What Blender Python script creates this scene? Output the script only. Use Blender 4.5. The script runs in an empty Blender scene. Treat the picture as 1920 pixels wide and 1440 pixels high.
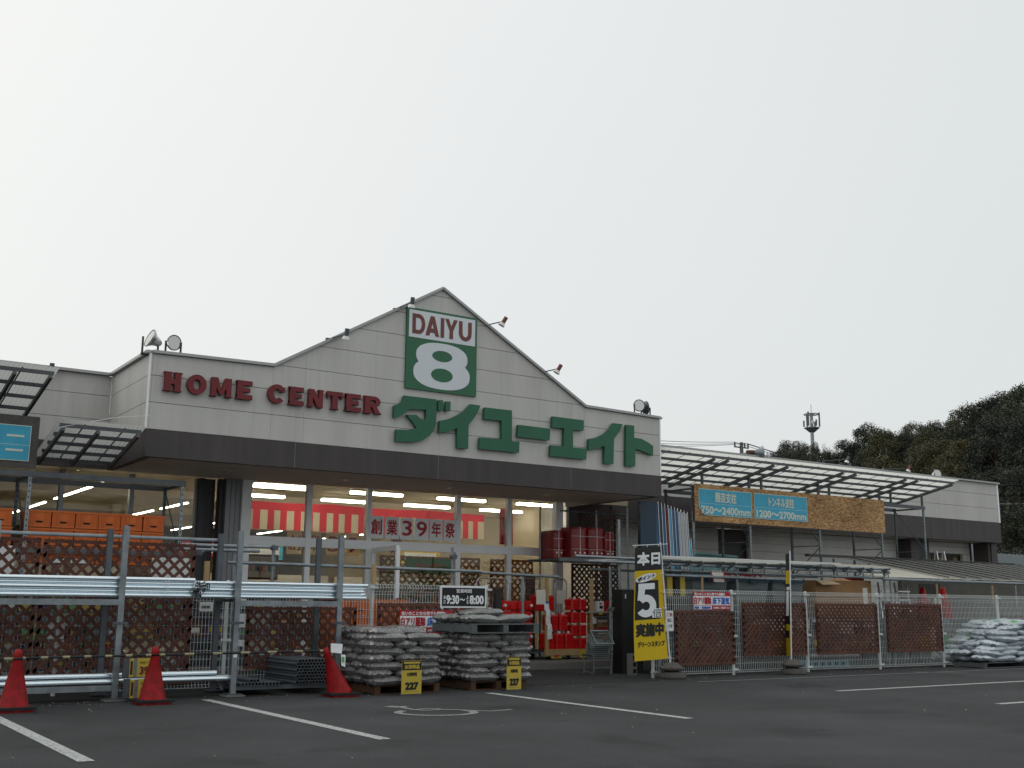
import bpy, math, random
from mathutils import Vector, Matrix, noise
from math import sin, cos, pi, radians, sqrt
random.seed(7)
S = bpy.context.scene
C = S.collection
# ------------------------------------------------------------------ camera
YAW, PITCH, ROLL, FPX, EYE = 0.590155559, 0.196849099, 0.00803129640, 2082.98458, 1.25
_f = Vector((sin(YAW)*cos(PITCH), cos(YAW)*cos(PITCH), sin(PITCH)))
_r = Vector((cos(YAW), -sin(YAW), 0)); _u = _r.cross(_f)
_R = cos(ROLL)*_r + sin(ROLL)*_u; _U = -sin(ROLL)*_r + cos(ROLL)*_u
cam = bpy.data.cameras.new('camera'); cam.lens = 36*FPX/1920; cam.sensor_width = 36
cam.clip_start = 0.1; cam.clip_end = 3000
co = bpy.data.objects.new('camera', cam); C.objects.link(co); S.camera = co
M = Matrix((_R, _U, -_f)).transposed().to_4x4(); M.translation = Vector((0, 0, EYE)); co.matrix_world = M
def _ray(x, y):
    return _R*((x-960)/FPX) - _U*((y-720)/FPX) + _f
def PY(x, y, Y):   # point of the plane at depth Y
    d = _ray(x, y); t = Y/d.y; return Vector((d.x*t, Y, EYE+d.z*t))
def PZ(x, y, z=0.0):
    d = _ray(x, y); t = (z-EYE)/d.z; return Vector((d.x*t, d.y*t, z))
# ------------------------------------------------------------------ world, sun, exposure
w = bpy.data.worlds.new('World'); S.world = w; w.use_nodes = True
nt = w.node_tree; N = nt.nodes; L = nt.links
for n in list(N): N.remove(n)
out = N.new('ShaderNodeOutputWorld'); bg = N.new('ShaderNodeBackground')
sky = N.new('ShaderNodeTexSky'); sky.sky_type = 'NISHITA'; sky.sun_disc = False
SUN_EL, SUN_ROT = radians(48), radians(-25)
sky.sun_elevation = SUN_EL; sky.sun_rotation = SUN_ROT; sky.air_density = 1.5; sky.dust_density = 4
tc = N.new('ShaderNodeTexCoord')
dot = N.new('ShaderNodeVectorMath'); dot.operation = 'DOT_PRODUCT'
dot.inputs[1].default_value = (-0.62, 0.45, 0.64)      # where the cloud layer is thinnest
ramp = N.new('ShaderNodeValToRGB')
ramp.color_ramp.elements[0].position = 0.0; ramp.color_ramp.elements[0].color = (7.6, 7.95, 7.95, 1)
ramp.color_ramp.elements[1].position = 1.0; ramp.color_ramp.elements[1].color = (9.5, 9.6, 9.35, 1)
e = ramp.color_ramp.elements.new(0.40); e.color = (8.3, 8.5, 8.45, 1)
e = ramp.color_ramp.elements.new(0.72); e.color = (9.05, 9.15, 9.0, 1)
no = N.new('ShaderNodeTexNoise'); no.inputs['Scale'].default_value = 1.6; no.inputs['Detail'].default_value = 3
ad = N.new('ShaderNodeMath'); ad.operation = 'MULTIPLY_ADD'; ad.inputs[1].default_value = 0.30
mx = N.new('ShaderNodeMix'); mx.data_type = 'RGBA'; mx.inputs[0].default_value = 0.93
L.new(tc.outputs['Generated'], dot.inputs[0]); L.new(tc.outputs['Generated'], no.inputs['Vector'])
L.new(no.outputs['Fac'], ad.inputs[0]); L.new(dot.outputs['Value'], ad.inputs[2])
L.new(ad.outputs[0], ramp.inputs[0]); L.new(sky.outputs[0], mx.inputs[6]); L.new(ramp.outputs[0], mx.inputs[7])
L.new(mx.outputs[2], bg.inputs[0]); bg.inputs[1].default_value = 0.1; L.new(bg.outputs[0], out.inputs[0])
sl = bpy.data.lights.new('sun', 'SUN'); sl.energy = 0.5; sl.angle = radians(25); sl.color = (1, .96, .9)
so = bpy.data.objects.new('sun', sl); C.objects.link(so)
so.rotation_euler = (radians(90)-SUN_EL, 0, pi - SUN_ROT)
S.view_settings.view_transform = 'Standard'; S.view_settings.look = 'None'
S.view_settings.exposure = 0.0; S.view_settings.gamma = 1
S.cycles.max_bounces = 8; S.cycles.transparent_max_bounces = 24
S.cycles.sample_clamp_indirect = 4
# ------------------------------------------------------------------ materials
MT = {}
def mat(name, col, rough=.6, metal=0, var=.12, scale=4, bump=0, bscale=40, spec=.4, emit=0, stretch=None, col2=None):
    m = bpy.data.materials.new(name); m.use_nodes = True; MT[name] = m
    t = m.node_tree; b = t.nodes['Principled BSDF']
    b.inputs['Roughness'].default_value = rough; b.inputs['Metallic'].default_value = metal
    b.inputs['Specular IOR Level'].default_value = spec
    b.inputs['Base Color'].default_value = (*col, 1)
    if emit:
        b.inputs['Emission Color'].default_value = (*col, 1); b.inputs['Emission Strength'].default_value = emit
    if var or bump:
        c = t.nodes.new('ShaderNodeTexCoord'); mp = t.nodes.new('ShaderNodeMapping')
        if stretch: mp.inputs['Scale'].default_value = stretch
        t.links.new(c.outputs['Object'], mp.inputs[0])
    if var:
        n = t.nodes.new('ShaderNodeTexNoise'); n.inputs['Scale'].default_value = scale; n.inputs['Detail'].default_value = 6
        n.inputs['Roughness'].default_value = .65
        t.links.new(mp.outputs[0], n.inputs['Vector'])
        r = t.nodes.new('ShaderNodeValToRGB'); r.color_ramp.elements[0].position = .3; r.color_ramp.elements[1].position = .7
        a = [max(0, x*(1-var)) for x in col]; d = [min(1, x*(1+var)) for x in (col2 or col)]
        r.color_ramp.elements[0].color = (*a, 1); r.color_ramp.elements[1].color = (*d, 1)
        t.links.new(n.outputs['Fac'], r.inputs[0]); t.links.new(r.outputs[0], b.inputs['Base Color'])
        rr = t.nodes.new('ShaderNodeMapRange'); rr.inputs[3].default_value = max(.05, rough-.1); rr.inputs[4].default_value = min(1, rough+.12)
        t.links.new(n.outputs['Fac'], rr.inputs[0]); t.links.new(rr.outputs[0], b.inputs['Roughness'])
    if bump:
        n2 = t.nodes.new('ShaderNodeTexNoise'); n2.inputs['Scale'].default_value = bscale; n2.inputs['Detail'].default_value = 4
        t.links.new(mp.outputs[0], n2.inputs['Vector'])
        bp = t.nodes.new('ShaderNodeBump'); bp.inputs['Strength'].default_value = bump; bp.inputs['Distance'].default_value = .02
        t.links.new(n2.outputs['Fac'], bp.inputs['Height']); t.links.new(bp.outputs[0], b.inputs['Normal'])
    return m
mat('siding', (.53, .52, .50), .55, var=.09, scale=2.2, stretch=(1, 1, .12), bump=.05, bscale=60)
mat('siding_joint', (.10, .095, .09), .8)
mat('lower_siding', (.60, .59, .56), .6, var=.08, scale=1.5, bump=.08, bscale=50)
mat('brown_band', (.056, .048, .048), .55, var=.18, scale=2.5, stretch=(1,1,.2))
mat('soffit', (.58, .53, .47), .7, var=.06, scale=1.5)
mat('coping', (.34, .34, .34), .35, .5, var=.08, scale=2)
mat('white_frame', (.86, .88, .90), .4, var=.04, scale=2)
mat('grey_frame', (.22, .23, .24), .4, .3, var=.08)
mat('dark_frame', (.045, .045, .05), .5, var=.1)
mat('interior', (.56, .47, .34), .8, var=.06, scale=.7)
mat('interior_floor', (.35, .33, .30), .4, var=.1)
mat('tube', (1, .93, .78), .5, var=0, emit=17)
mat('tube_housing', (.7, .68, .62), .5, var=0)
mat('letter_red', (.155, .014, .018), .5, var=.2, scale=3)
mat('letter_green', (.012, .115, .058), .35, var=.15, scale=2)
mat('logo_green', (.025, .13, .065), .4, var=.1, scale=2)
mat('logo_white', (.66, .70, .74), .4, var=.03)
mat('logo_brown', (.17, .055, .045), .5, var=.1)
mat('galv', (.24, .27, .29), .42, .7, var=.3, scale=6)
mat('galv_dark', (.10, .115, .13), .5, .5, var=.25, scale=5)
mat('bright_pipe', (.80, .90, .96), .24, .92, var=0)
mat('pvc', (.085, .10, .115), .45, var=.15, scale=3)
mat('hole', (.004, .004, .005), .9, var=0)
mat('white_wire', (.60, .64, .64), .4, var=.08, scale=2)
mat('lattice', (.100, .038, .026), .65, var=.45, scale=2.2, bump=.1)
mat('lattice_lit', (.42, .15, .055), .6, var=.3, scale=4)  # lighter lattice copy; shop light on the backlit indoor panels is put into the colour
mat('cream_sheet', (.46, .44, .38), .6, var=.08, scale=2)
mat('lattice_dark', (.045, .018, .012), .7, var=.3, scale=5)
mat('wood', (.30, .20, .11), .7, var=.25, scale=3, stretch=(1, 1, 8), bump=.1)
mat('wood_pale', (.42, .29, .14), .65, var=.2, scale=3, stretch=(1, 1, .2))
mat('pallet_wood', (.085, .045, .024), .8, var=.3, scale=4, bump=.15)
mat('pallet_grey', (.10, .115, .12), .6, var=.2, scale=4)
mat('orange', (.56, .12, .015), .45, var=.12, scale=5)
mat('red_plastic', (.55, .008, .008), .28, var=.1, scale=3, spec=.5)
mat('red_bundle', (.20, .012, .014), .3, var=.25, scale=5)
mat('cone_red', (.26, .006, .008), .5, var=.45, scale=9, spec=.25)
mat('steel_grey', (.11, .12, .13), .5, .4, var=.2, scale=5)
mat('bar_stripe', (.30, .27, .16), .6, var=.3, scale=9)
mat('rubber', (.015, .015, .016), .8, var=.2)
mat('white', (.70, .72, .72), .45, var=.04)
mat('paper', (.80, .83, .85), .6, var=.03)
mat('yellow', (.50, .38, .05), .5, var=.08, scale=4)
mat('banner_yellow', (.60, .42, .0), .6, var=.05)
mat('black', (.012, .012, .013), .55, var=.1)
mat('ink_red', (.42, .012, .02), .5, var=0)
mat('ink_blue', (.03, .12, .50), .5, var=0)
mat('sign_blue', (.05, .40, .60), .45, var=.14, scale=3)
mat('sign_text', (.62, .70, .62), .5, var=.1)


mat('bin_grey', (.15, .18, .19), .5, var=.1)
mat('bin_lid', (.028, .065, .095), .5, var=.1)
mat('cardboard', (.30, .17, .075), .8, var=.12, scale=3)
mat('cardboard_pale', (.46, .36, .22), .8, var=.08)
m = mat('asphalt', (.043, .046, .049), .85, var=.30, scale=.55, bump=.8, bscale=120, spec=.3)
t = m.node_tree; b = t.nodes['Principled BSDF']; src_ = b.inputs['Base Color'].links[0].from_socket
n = t.nodes.new('ShaderNodeTexNoise'); n.inputs['Scale'].default_value = 45; n.inputs['Detail'].default_value = 8; n.inputs['Roughness'].default_value = .8
r = t.nodes.new('ShaderNodeMapRange'); r.inputs[1].default_value = .3; r.inputs[2].default_value = .7; r.inputs[3].default_value = .62; r.inputs[4].default_value = 1.5
v = t.nodes.new('ShaderNodeVectorMath'); v.operation = 'SCALE'; c = t.nodes.new('ShaderNodeTexCoord')
t.links.new(c.outputs['Object'], n.inputs['Vector']); t.links.new(n.outputs['Fac'], r.inputs[0]); t.links.new(src_, v.inputs[0]); t.links.new(r.outputs[0], v.inputs['Scale']); t.links.new(v.outputs[0], b.inputs['Base Color'])
mat('asphalt_patch', (.030, .031, .032), .85, var=.2, scale=2, bump=.6, bscale=160, spec=.3)
mat('concrete', (.16, .155, .145), .85, var=.2, scale=2, bump=.2)
mat('stone', (.10, .095, .088), .9, var=.25, scale=6, bump=.3, bscale=30)
mat('blue_sheet', (.02, .09, .20), .35, var=.2, scale=3)
mat('navy_sheet', (.01, .035, .065), .4, var=.2, scale=3)
mat('pale_tube', (.45, .47, .50), .4, var=.1)
mat('silver', (.55, .56, .56), .25, .8, var=.05)
mat('reflector', (.62, .62, .60), .25, .5, var=.05)
mat('teal_cloth', (.20, .40, .40), .7, var=.3, scale=4)
mat('soil', (.035, .030, .018), .95, var=.3, scale=.3)
mat('bark', (.06, .045, .03), .9, var=.3)
mat('roof_tile', (.08, .12, .16), .5, var=.15)
mat('roof_red', (.20, .06, .05), .6, var=.2)
mat('house_wall', (.30, .26, .20), .8, var=.1)
mat('tan_interior', (.30, .22, .10), .7, var=.1)
mat('green_leaf', (.03, .10, .02), .6, var=.4, scale=20)
mat('light_green', (.10, .34, .12), .6, var=.1)
mat('light_blue', (.13, .32, .45), .5, var=.1)
mat('purple', (.10, .06, .14), .6, var=.2)
def striped(name, base, stripe, sc, lo, hi, rough=.5, axis='X'):
    m = mat(name, base, rough, var=0); t = m.node_tree; b = t.nodes['Principled BSDF']
    c = t.nodes.new('ShaderNodeTexCoord'); wv = t.nodes.new('ShaderNodeTexWave'); wv.bands_direction = axis
    wv.inputs['Scale'].default_value = sc; r = t.nodes.new('ShaderNodeValToRGB')
    r.color_ramp.elements[0].position = lo; r.color_ramp.elements[0].color = (*base, 1)
    r.color_ramp.elements[1].position = hi; r.color_ramp.elements[1].color = (*stripe, 1)
    t.links.new(c.outputs['Object'], wv.inputs['Vector']); t.links.new(wv.outputs['Fac'], r.inputs[0]); t.links.new(r.outputs[0], b.inputs['Base Color'])
# worn road paint
def worn(name, col, under):
    m = mat(name, col, .7, var=0); t = m.node_tree; b = t.nodes['Principled BSDF']
    c = t.nodes.new('ShaderNodeTexCoord'); n = t.nodes.new('ShaderNodeTexNoise'); n.inputs['Scale'].default_value = 22; n.inputs['Detail'].default_value = 7
    n.inputs['Roughness'].default_value = .75
    r = t.nodes.new('ShaderNodeValToRGB'); r.color_ramp.elements[0].position = .40; r.color_ramp.elements[0].color = (*under, 1)
    r.color_ramp.elements[1].position = .49; r.color_ramp.elements[1].color = (*col, 1)
    t.links.new(c.outputs['Object'], n.inputs['Vector']); t.links.new(n.outputs['Fac'], r.inputs[0]); t.links.new(r.outputs[0], b.inputs['Base Color'])
worn('road_paint', (.42, .44, .43), (.12, .12, .12))
worn('faded_paint', (.27, .28, .27), (.06, .06, .06))
# oriented strand board
m = mat('osb', (.36, .19, .07), .7, var=0); t = m.node_tree; b = t.nodes['Principled BSDF']
c = t.nodes.new('ShaderNodeTexCoord'); mp = t.nodes.new('ShaderNodeMapping'); mp.inputs['Rotation'].default_value = (.4, .7, .2); mp.inputs['Scale'].default_value = (14, 14, 34)
vo = t.nodes.new('ShaderNodeTexVoronoi'); vo.inputs['Scale'].default_value = 1; n = t.nodes.new('ShaderNodeTexNoise'); n.inputs['Scale'].default_value = 1.3; n.inputs['Detail'].default_value = 5
r = t.nodes.new('ShaderNodeValToRGB'); r.color_ramp.elements[0].color = (.22, .105, .035, 1); r.color_ramp.elements[0].position = .25; r.color_ramp.elements[1].position = .75; r.color_ramp.elements[1].color = (.66, .41, .19, 1)
mm = t.nodes.new('ShaderNodeMix'); mm.data_type = 'FLOAT'; mm.inputs[0].default_value = .45
t.links.new(c.outputs['Object'], mp.inputs[0]); t.links.new(mp.outputs[0], vo.inputs['Vector']); t.links.new(c.outputs['Object'], n.inputs['Vector'])
t.links.new(vo.outputs['Color'], mm.inputs[2]); t.links.new(n.outputs['Fac'], mm.inputs[3]); t.links.new(mm.outputs[0], r.inputs[0]); t.links.new(r.outputs[0], b.inputs['Base Color'])
def layer(name, scale, stretch, lo, hi, a, b_, detail=4):   # multiplies a second noise pattern into the base colour
    t = MT[name].node_tree; b = t.nodes['Principled BSDF']; src = b.inputs['Base Color'].links[0].from_socket
    c = t.nodes.new('ShaderNodeTexCoord'); mp = t.nodes.new('ShaderNodeMapping'); mp.inputs['Scale'].default_value = stretch
    n = t.nodes.new('ShaderNodeTexNoise'); n.inputs['Scale'].default_value = scale; n.inputs['Detail'].default_value = detail
    r = t.nodes.new('ShaderNodeMapRange'); r.inputs[1].default_value = lo; r.inputs[2].default_value = hi; r.inputs[3].default_value = a; r.inputs[4].default_value = b_
    v = t.nodes.new('ShaderNodeVectorMath'); v.operation = 'SCALE'
    t.links.new(c.outputs['Object'], mp.inputs[0]); t.links.new(mp.outputs[0], n.inputs['Vector']); t.links.new(n.outputs['Fac'], r.inputs[0])
    t.links.new(src, v.inputs[0]); t.links.new(r.outputs[0], v.inputs['Scale']); t.links.new(v.outputs[0], b.inputs['Base Color'])
layer('siding', 9, (1, 1, .05), .54, .74, 1.0, .91)          # rain streaks
layer('brown_band', 7, (1, 1, .06), .5, .75, 1.0, 1.3)
layer('asphalt', .8, (1, 1, 1), .58, .66, 1.0, .70, 7)        # oil and damp stains
layer('asphalt', .22, (1, 1, 1), .42, .6, .90, 1.15, 3)
layer('osb', 1.2, (1, 1, 1), .4, .7, .85, 1.1)
# gravel seen through clear plastic bags
def bagmat(name, a, b_, rough, sc):
    m = mat(name, a, rough, var=0, spec=.7); t = m.node_tree; b = t.nodes['Principled BSDF']
    c = t.nodes.new('ShaderNodeTexCoord'); v = t.nodes.new('ShaderNodeTexVoronoi'); v.inputs['Scale'].default_value = sc
    r = t.nodes.new('ShaderNodeValToRGB'); r.color_ramp.elements[0].color = (*a, 1); r.color_ramp.elements[1].color = (*b_, 1)
    n = t.nodes.new('ShaderNodeTexNoise'); n.inputs['Scale'].default_value = 9; n.inputs['Detail'].default_value = 5
    bp = t.nodes.new('ShaderNodeBump'); bp.inputs['Strength'].default_value = .8; bp.inputs['Distance'].default_value = .035
    oi = t.nodes.new('ShaderNodeObjectInfo'); hs = t.nodes.new('ShaderNodeHueSaturation')
    mr = t.nodes.new('ShaderNodeMapRange'); mr.inputs[3].default_value = .75; mr.inputs[4].default_value = 1.25
    t.links.new(c.outputs['Object'], v.inputs['Vector']); t.links.new(c.outputs['Object'], n.inputs['Vector'])
    t.links.new(v.outputs['Color'], r.inputs[0]); t.links.new(r.outputs[0], hs.inputs['Color']); t.links.new(oi.outputs['Random'], mr.inputs[0])
    t.links.new(mr.outputs[0], hs.inputs['Value']); t.links.new(hs.outputs[0], b.inputs['Base Color'])
    t.links.new(n.outputs['Fac'], bp.inputs['Height']); t.links.new(bp.outputs[0], b.inputs['Normal'])
bagmat('gravel_bag', (.075, .078, .085), (.29, .28, .275), .20, 60)
bagmat('sand_bag', (.14, .15, .145), (.24, .25, .24), .32, 60)
bagmat('white_bag', (.34, .40, .45), (.55, .60, .64), .30, 14)
# translucent roofing
m = bpy.data.materials.new('polycarbonate'); m.use_nodes = True; MT['polycarbonate'] = m; t = m.node_tree
b = t.nodes['Principled BSDF']; o_ = t.nodes['Material Output']
b.inputs['Base Color'].default_value = (.55, .56, .53, 1); b.inputs['Roughness'].default_value = .35
tr = t.nodes.new('ShaderNodeBsdfTranslucent'); tr.inputs[0].default_value = (.74, .75, .71, 1)
ms = t.nodes.new('ShaderNodeMixShader'); ms.inputs[0].default_value = .85
t.links.new(b.outputs[0], ms.inputs[1]); t.links.new(tr.outputs[0], ms.inputs[2]); t.links.new(ms.outputs[0], o_.inputs[0])
m2 = m.copy(); m2.name = 'dull_polycarbonate'; MT['dull_polycarbonate'] = m2
for nd in m2.node_tree.nodes:
    if nd.type == 'BSDF_TRANSLUCENT': nd.inputs[0].default_value = (.36, .37, .36, 1)
    if nd.type == 'BSDF_PRINCIPLED': nd.inputs['Base Color'].default_value = (.25, .26, .26, 1)
def cloth(name, a):
    m = bpy.data.materials.new(name); m.use_nodes = True; MT[name] = m; t = m.node_tree
    b = t.nodes['Principled BSDF']; b.inputs['Base Color'].default_value = (*a, 1); b.inputs['Roughness'].default_value = .8
    tr = t.nodes.new('ShaderNodeBsdfTranslucent'); tr.inputs[0].default_value = (*a, 1); ms = t.nodes.new('ShaderNodeMixShader'); ms.inputs[0].default_value = .6
    n = t.nodes.new('ShaderNodeTexNoise'); n.inputs['Scale'].default_value = 5; hs = t.nodes.new('ShaderNodeMix'); hs.data_type = 'RGBA'; c = t.nodes.new('ShaderNodeTexCoord')
    hs.inputs[6].default_value = (*[x*.8 for x in a], 1); hs.inputs[7].default_value = (*a, 1); t.links.new(c.outputs['Object'], n.inputs['Vector']); t.links.new(n.outputs['Fac'], hs.inputs[0])
    t.links.new(hs.outputs[2], b.inputs['Base Color']); t.links.new(hs.outputs[2], tr.inputs[0])
    t.links.new(b.outputs[0], ms.inputs[1]); t.links.new(tr.outputs[0], ms.inputs[2]); t.links.new(ms.outputs[0], t.nodes['Material Output'].inputs[0])
cloth('curtain_red', (.82, .035, .05)); cloth('curtain_cream', (.88, .76, .55))
# window glass
m = bpy.data.materials.new('glass'); m.use_nodes = True; MT['glass'] = m; t = m.node_tree
t.nodes.remove(t.nodes['Principled BSDF']); o_ = t.nodes['Material Output']
tp = t.nodes.new('ShaderNodeBsdfTransparent'); tp.inputs[0].default_value = (.86, .88, .86, 1)
gl = t.nodes.new('ShaderNodeBsdfGlossy'); gl.inputs['Roughness'].default_value = .01
fr = t.nodes.new('ShaderNodeFresnel'); fr.inputs[0].default_value = 1.38
ms = t.nodes.new('ShaderNodeMixShader')
t.links.new(fr.outputs[0], ms.inputs[0]); t.links.new(tp.outputs[0], ms.inputs[1]); t.links.new(gl.outputs[0], ms.inputs[2]); t.links.new(ms.outputs[0], o_.inputs[0])
# leaves
def leafmat(name, a, b_):
    m = bpy.data.materials.new(name); m.use_nodes = True; MT[name] = m; t = m.node_tree; b = t.nodes['Principled BSDF']
    b.inputs['Roughness'].default_value = .6
    oi = t.nodes.new('ShaderNodeObjectInfo'); ge = t.nodes.new('ShaderNodeNewGeometry')
    n = t.nodes.new('ShaderNodeTexNoise'); n.inputs['Scale'].default_value = .7; n.inputs['Detail'].default_value = 3
    c = t.nodes.new('ShaderNodeTexCoord'); t.links.new(c.outputs['Object'], n.inputs['Vector'])
    s = t.nodes.new('ShaderNodeMath'); s.operation = 'ADD'; s2 = t.nodes.new('ShaderNodeMath'); s2.operation = 'MULTIPLY_ADD'; s2.inputs[1].default_value = .35
    t.links.new(oi.outputs['Random'], s2.inputs[0]); t.links.new(n.outputs['Fac'], s2.inputs[2])
    s3 = t.nodes.new('ShaderNodeMath'); s3.operation = 'MULTIPLY_ADD'; s3.inputs[1].default_value = .16
    t.links.new(ge.outputs['Random Per Island'], s3.inputs[0]); t.links.new(s2.outputs[0], s3.inputs[2])
    r = t.nodes.new('ShaderNodeValToRGB'); r.color_ramp.elements[0].position = .5; r.color_ramp.elements[0].color = (*a, 1)
    r.color_ramp.elements[1].position = 1.0; r.color_ramp.elements[1].color = (*b_, 1)
    t.links.new(s3.outputs[0], r.inputs[0]); t.links.new(r.outputs[0], b.inputs['Base Color'])
leafmat('leaf_dark', (.014, .020, .014), (.030, .038, .022))
leafmat('leaf_mid', (.018, .026, .015), (.040, .048, .022))
leafmat('leaf_olive', (.035, .040, .014), (.080, .074, .022))
leafmat('twig', (.035, .030, .025), (.075, .065, .05))
# ------------------------------------------------------------------ text outlines from the built-in font
_tc = {}
def glyphs(body):
    if body in _tc: return _tc[body]
    cu = bpy.data.curves.new('t', 'FONT'); cu.body = body; cu.resolution_u = 3
    ob = bpy.data.objects.new('t', cu); C.objects.link(ob); bpy.context.view_layer.update()
    me = bpy.data.meshes.new_from_object(ob.evaluated_get(bpy.context.evaluated_depsgraph_get()))
    vs = [(v.co.x, v.co.y) for v in me.vertices]; fs = [tuple(p.vertices) for p in me.polygons]
    bpy.data.objects.remove(ob); bpy.data.curves.remove(cu); bpy.data.meshes.remove(me)
    x0 = min(v[0] for v in vs); x1 = max(v[0] for v in vs); y0 = min(v[1] for v in vs); y1 = max(v[1] for v in vs)
    vs = [((a-x0)/(x1-x0), (c_-y0)/max(1e-6, y1-y0)) for a, c_ in vs]
    _tc[body] = (vs, fs); return _tc[body]
# ------------------------------------------------------------------ mesh builder
V = Vector
class MB:
    def __init__(s): s.v = []; s.f = []; s.m = []; s.ms = []
    def mi(s, m):
        if m not in s.ms: s.ms.append(m)
        return s.ms.index(m)
    def add(s, vs, fs, m):
        k = len(s.v); i = s.mi(m); s.v += [tuple(v) for v in vs]
        for f in fs: s.f.append(tuple(k+a for a in f)); s.m.append(i)
        return s
    def box(s, x0, x1, y0, y1, z0, z1, m):
        return s.add([(x0,y0,z0),(x1,y0,z0),(x1,y1,z0),(x0,y1,z0),(x0,y0,z1),(x1,y0,z1),(x1,y1,z1),(x0,y1,z1)],
                     [(0,3,2,1),(4,5,6,7),(0,1,5,4),(1,2,6,5),(2,3,7,6),(3,0,4,7)], m)
    def tube(s, p, q, r, m, n=8, r2=None, caps=True):
        p = V(p); q = V(q); d = (q-p)
        if d.length < 1e-6: return s
        d.normalize(); a = d.orthogonal().normalized(); b = d.cross(a); r2 = r if r2 is None else r2
        vs = [p+(a*cos(2*pi*i/n)+b*sin(2*pi*i/n))*r for i in range(n)]+[q+(a*cos(2*pi*i/n)+b*sin(2*pi*i/n))*r2 for i in range(n)]
        fs = [(i, (i+1) % n, n+(i+1) % n, n+i) for i in range(n)]
        if caps: fs += [tuple(range(n-1, -1, -1)), tuple(range(n, 2*n))]
        return s.add(vs, fs, m)
    def path(s, pts, r, m, n=6):
        for a, b in zip(pts, pts[1:]): s.tube(a, b, r, m, n)
        return s
    def beam(s, p, q, w_, h_, m, up=(0,0,1)):
        p = V(p); q = V(q); d = (q-p).normalized(); up = V(up)
        if abs(d.dot(up)) > .95: up = V((0,1,0))
        sd = d.cross(up).normalized()*w_/2; u = sd.cross(d).normalized()*h_/2
        vs = [p-sd-u, p+sd-u, p+sd+u, p-sd+u, q-sd-u, q+sd-u, q+sd+u, q-sd+u]
        return s.add(vs, [(0,1,2,3),(4,7,6,5),(0,4,5,1),(1,5,6,2),(2,6,7,3),(3,7,4,0)], m)
    def quad(s, a, b, c_, d, m): return s.add([a,b,c_,d], [(0,1,2,3)], m)
    def prism(s, poly, y0, y1, m):      # polygon in x,z extruded in y; y0 is the front
        n = len(poly)
        vs = [(x, y0, z) for x, z in poly]+[(x, y1, z) for x, z in poly]
        return s.add(vs, [tuple(range(n)), tuple(range(2*n-1, n-1, -1))]+[(i, n+i, n+(i+1) % n, (i+1) % n) for i in range(n)], m)
    def lathe(s, prof, c_, m, n=20, axis='z', caps=True):
        vs = []; k = len(prof)
        for r, z in prof:
            for i in range(n):
                a = 2*pi*i/n; vs.append((c_[0]+r*cos(a), c_[1]+r*sin(a), c_[2]+z))
        fs = [(j*n+i, j*n+(i+1) % n, (j+1)*n+(i+1) % n, (j+1)*n+i) for j in range(k-1) for i in range(n)]
        if caps: fs += [tuple(range(n-1, -1, -1)), tuple(range((k-1)*n, k*n))]
        return s.add(vs, fs, m)
    def text(s, body, o, ux, uz, m, bold=0, off=.003, nrm=(0,-1,0), depth=0):
        # glyphs stretched to the parallelogram o + ux + uz, raised by off along nrm
        vs, fs = glyphs(body); o = V(o); ux = V(ux); uz = V(uz); nn = V(nrm)
        W = ux.length; H = uz.length
        shifts = [(0, 0)] if not bold else [(-1,-1),(1,-1),(-1,1),(1,1),(0,0),(0,1.2),(0,-1.2),(1.2,0),(-1.2,0)]
        bx = min(.45, bold/W) if bold else 0; bz = min(.45, bold/H) if bold else 0
        for k, (a, b) in enumerate(shifts):
            pts = [o+ux*(bx*1.2+x*(1-2.4*bx)+a*bx)+uz*(bz*1.2+z*(1-2.4*bz)+b*bz)+nn*(off+.0004*k) for x, z in vs]
            s.add(pts, fs, m)
            if depth:
                k0 = len(vs); ec = {}
                for f in fs:
                    for i in range(len(f)):
                        e_ = (f[i], f[(i+1) % len(f)]); ec[tuple(sorted(e_))] = None if tuple(sorted(e_)) in ec else e_
                sf = [(e_[0], e_[1], e_[1]+k0, e_[0]+k0) for e_ in ec.values() if e_]
                s.add(pts+[p-nn*depth for p in pts], sf, m)
        return s
    def xf(s, mtx, start=0):
        s.v[start:] = [tuple(mtx @ V(v)) for v in s.v[start:]]; return s
    def build(s, name, parent=None, smooth=False, label=None):
        me = bpy.data.meshes.new(name); off = parent_world(parent) if parent else V((0,0,0))
        me.from_pydata([tuple(V(v)-off) for v in s.v], [], s.f)
        for m in s.ms: me.materials.append(MT[m])
        me.polygons.foreach_set('material_index', s.m)
        if smooth: me.polygons.foreach_set('use_smooth', [True]*len(s.f))
        me.update(); o = bpy.data.objects.new(name, me); C.objects.link(o)
        if parent: o.parent = parent
        if label: o['label'] = label
        return o
def parent_world(p):
    v = V((0,0,0))
    while p: v += p.location; p = p.parent
    return v
def thing(name, label, cat, loc=(0,0,0), group=None, kind=None):
    o = bpy.data.objects.new(name, None); C.objects.link(o); o.location = loc; o.empty_display_size = .2
    return tag(o, label, cat, group, kind)
def tag(o, label, cat, group=None, kind=None):
    if label: o['label'] = label
    if cat: o['category'] = cat
    if group: o['group'] = group
    if kind: o['kind'] = kind
    return o
def solo(mb, name, label, cat, loc=None, group=None, smooth=False):   # a thing that is one mesh, origin at loc
    o = mb.build(name, None, smooth)
    if loc:
        l = V(loc)
        for v in o.data.vertices: v.co -= l
        o.location = l
    return tag(o, label, cat, group)
def struct(mb, name, smooth=False):
    o = mb.build(name, None, smooth); o['kind'] = 'structure'; return o
def copy_tree(o, parent=None):
    c_ = o.copy(); C.objects.link(c_); c_.parent = parent
    for ch in list(o.children): copy_tree(ch, c_)
    return c_
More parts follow.
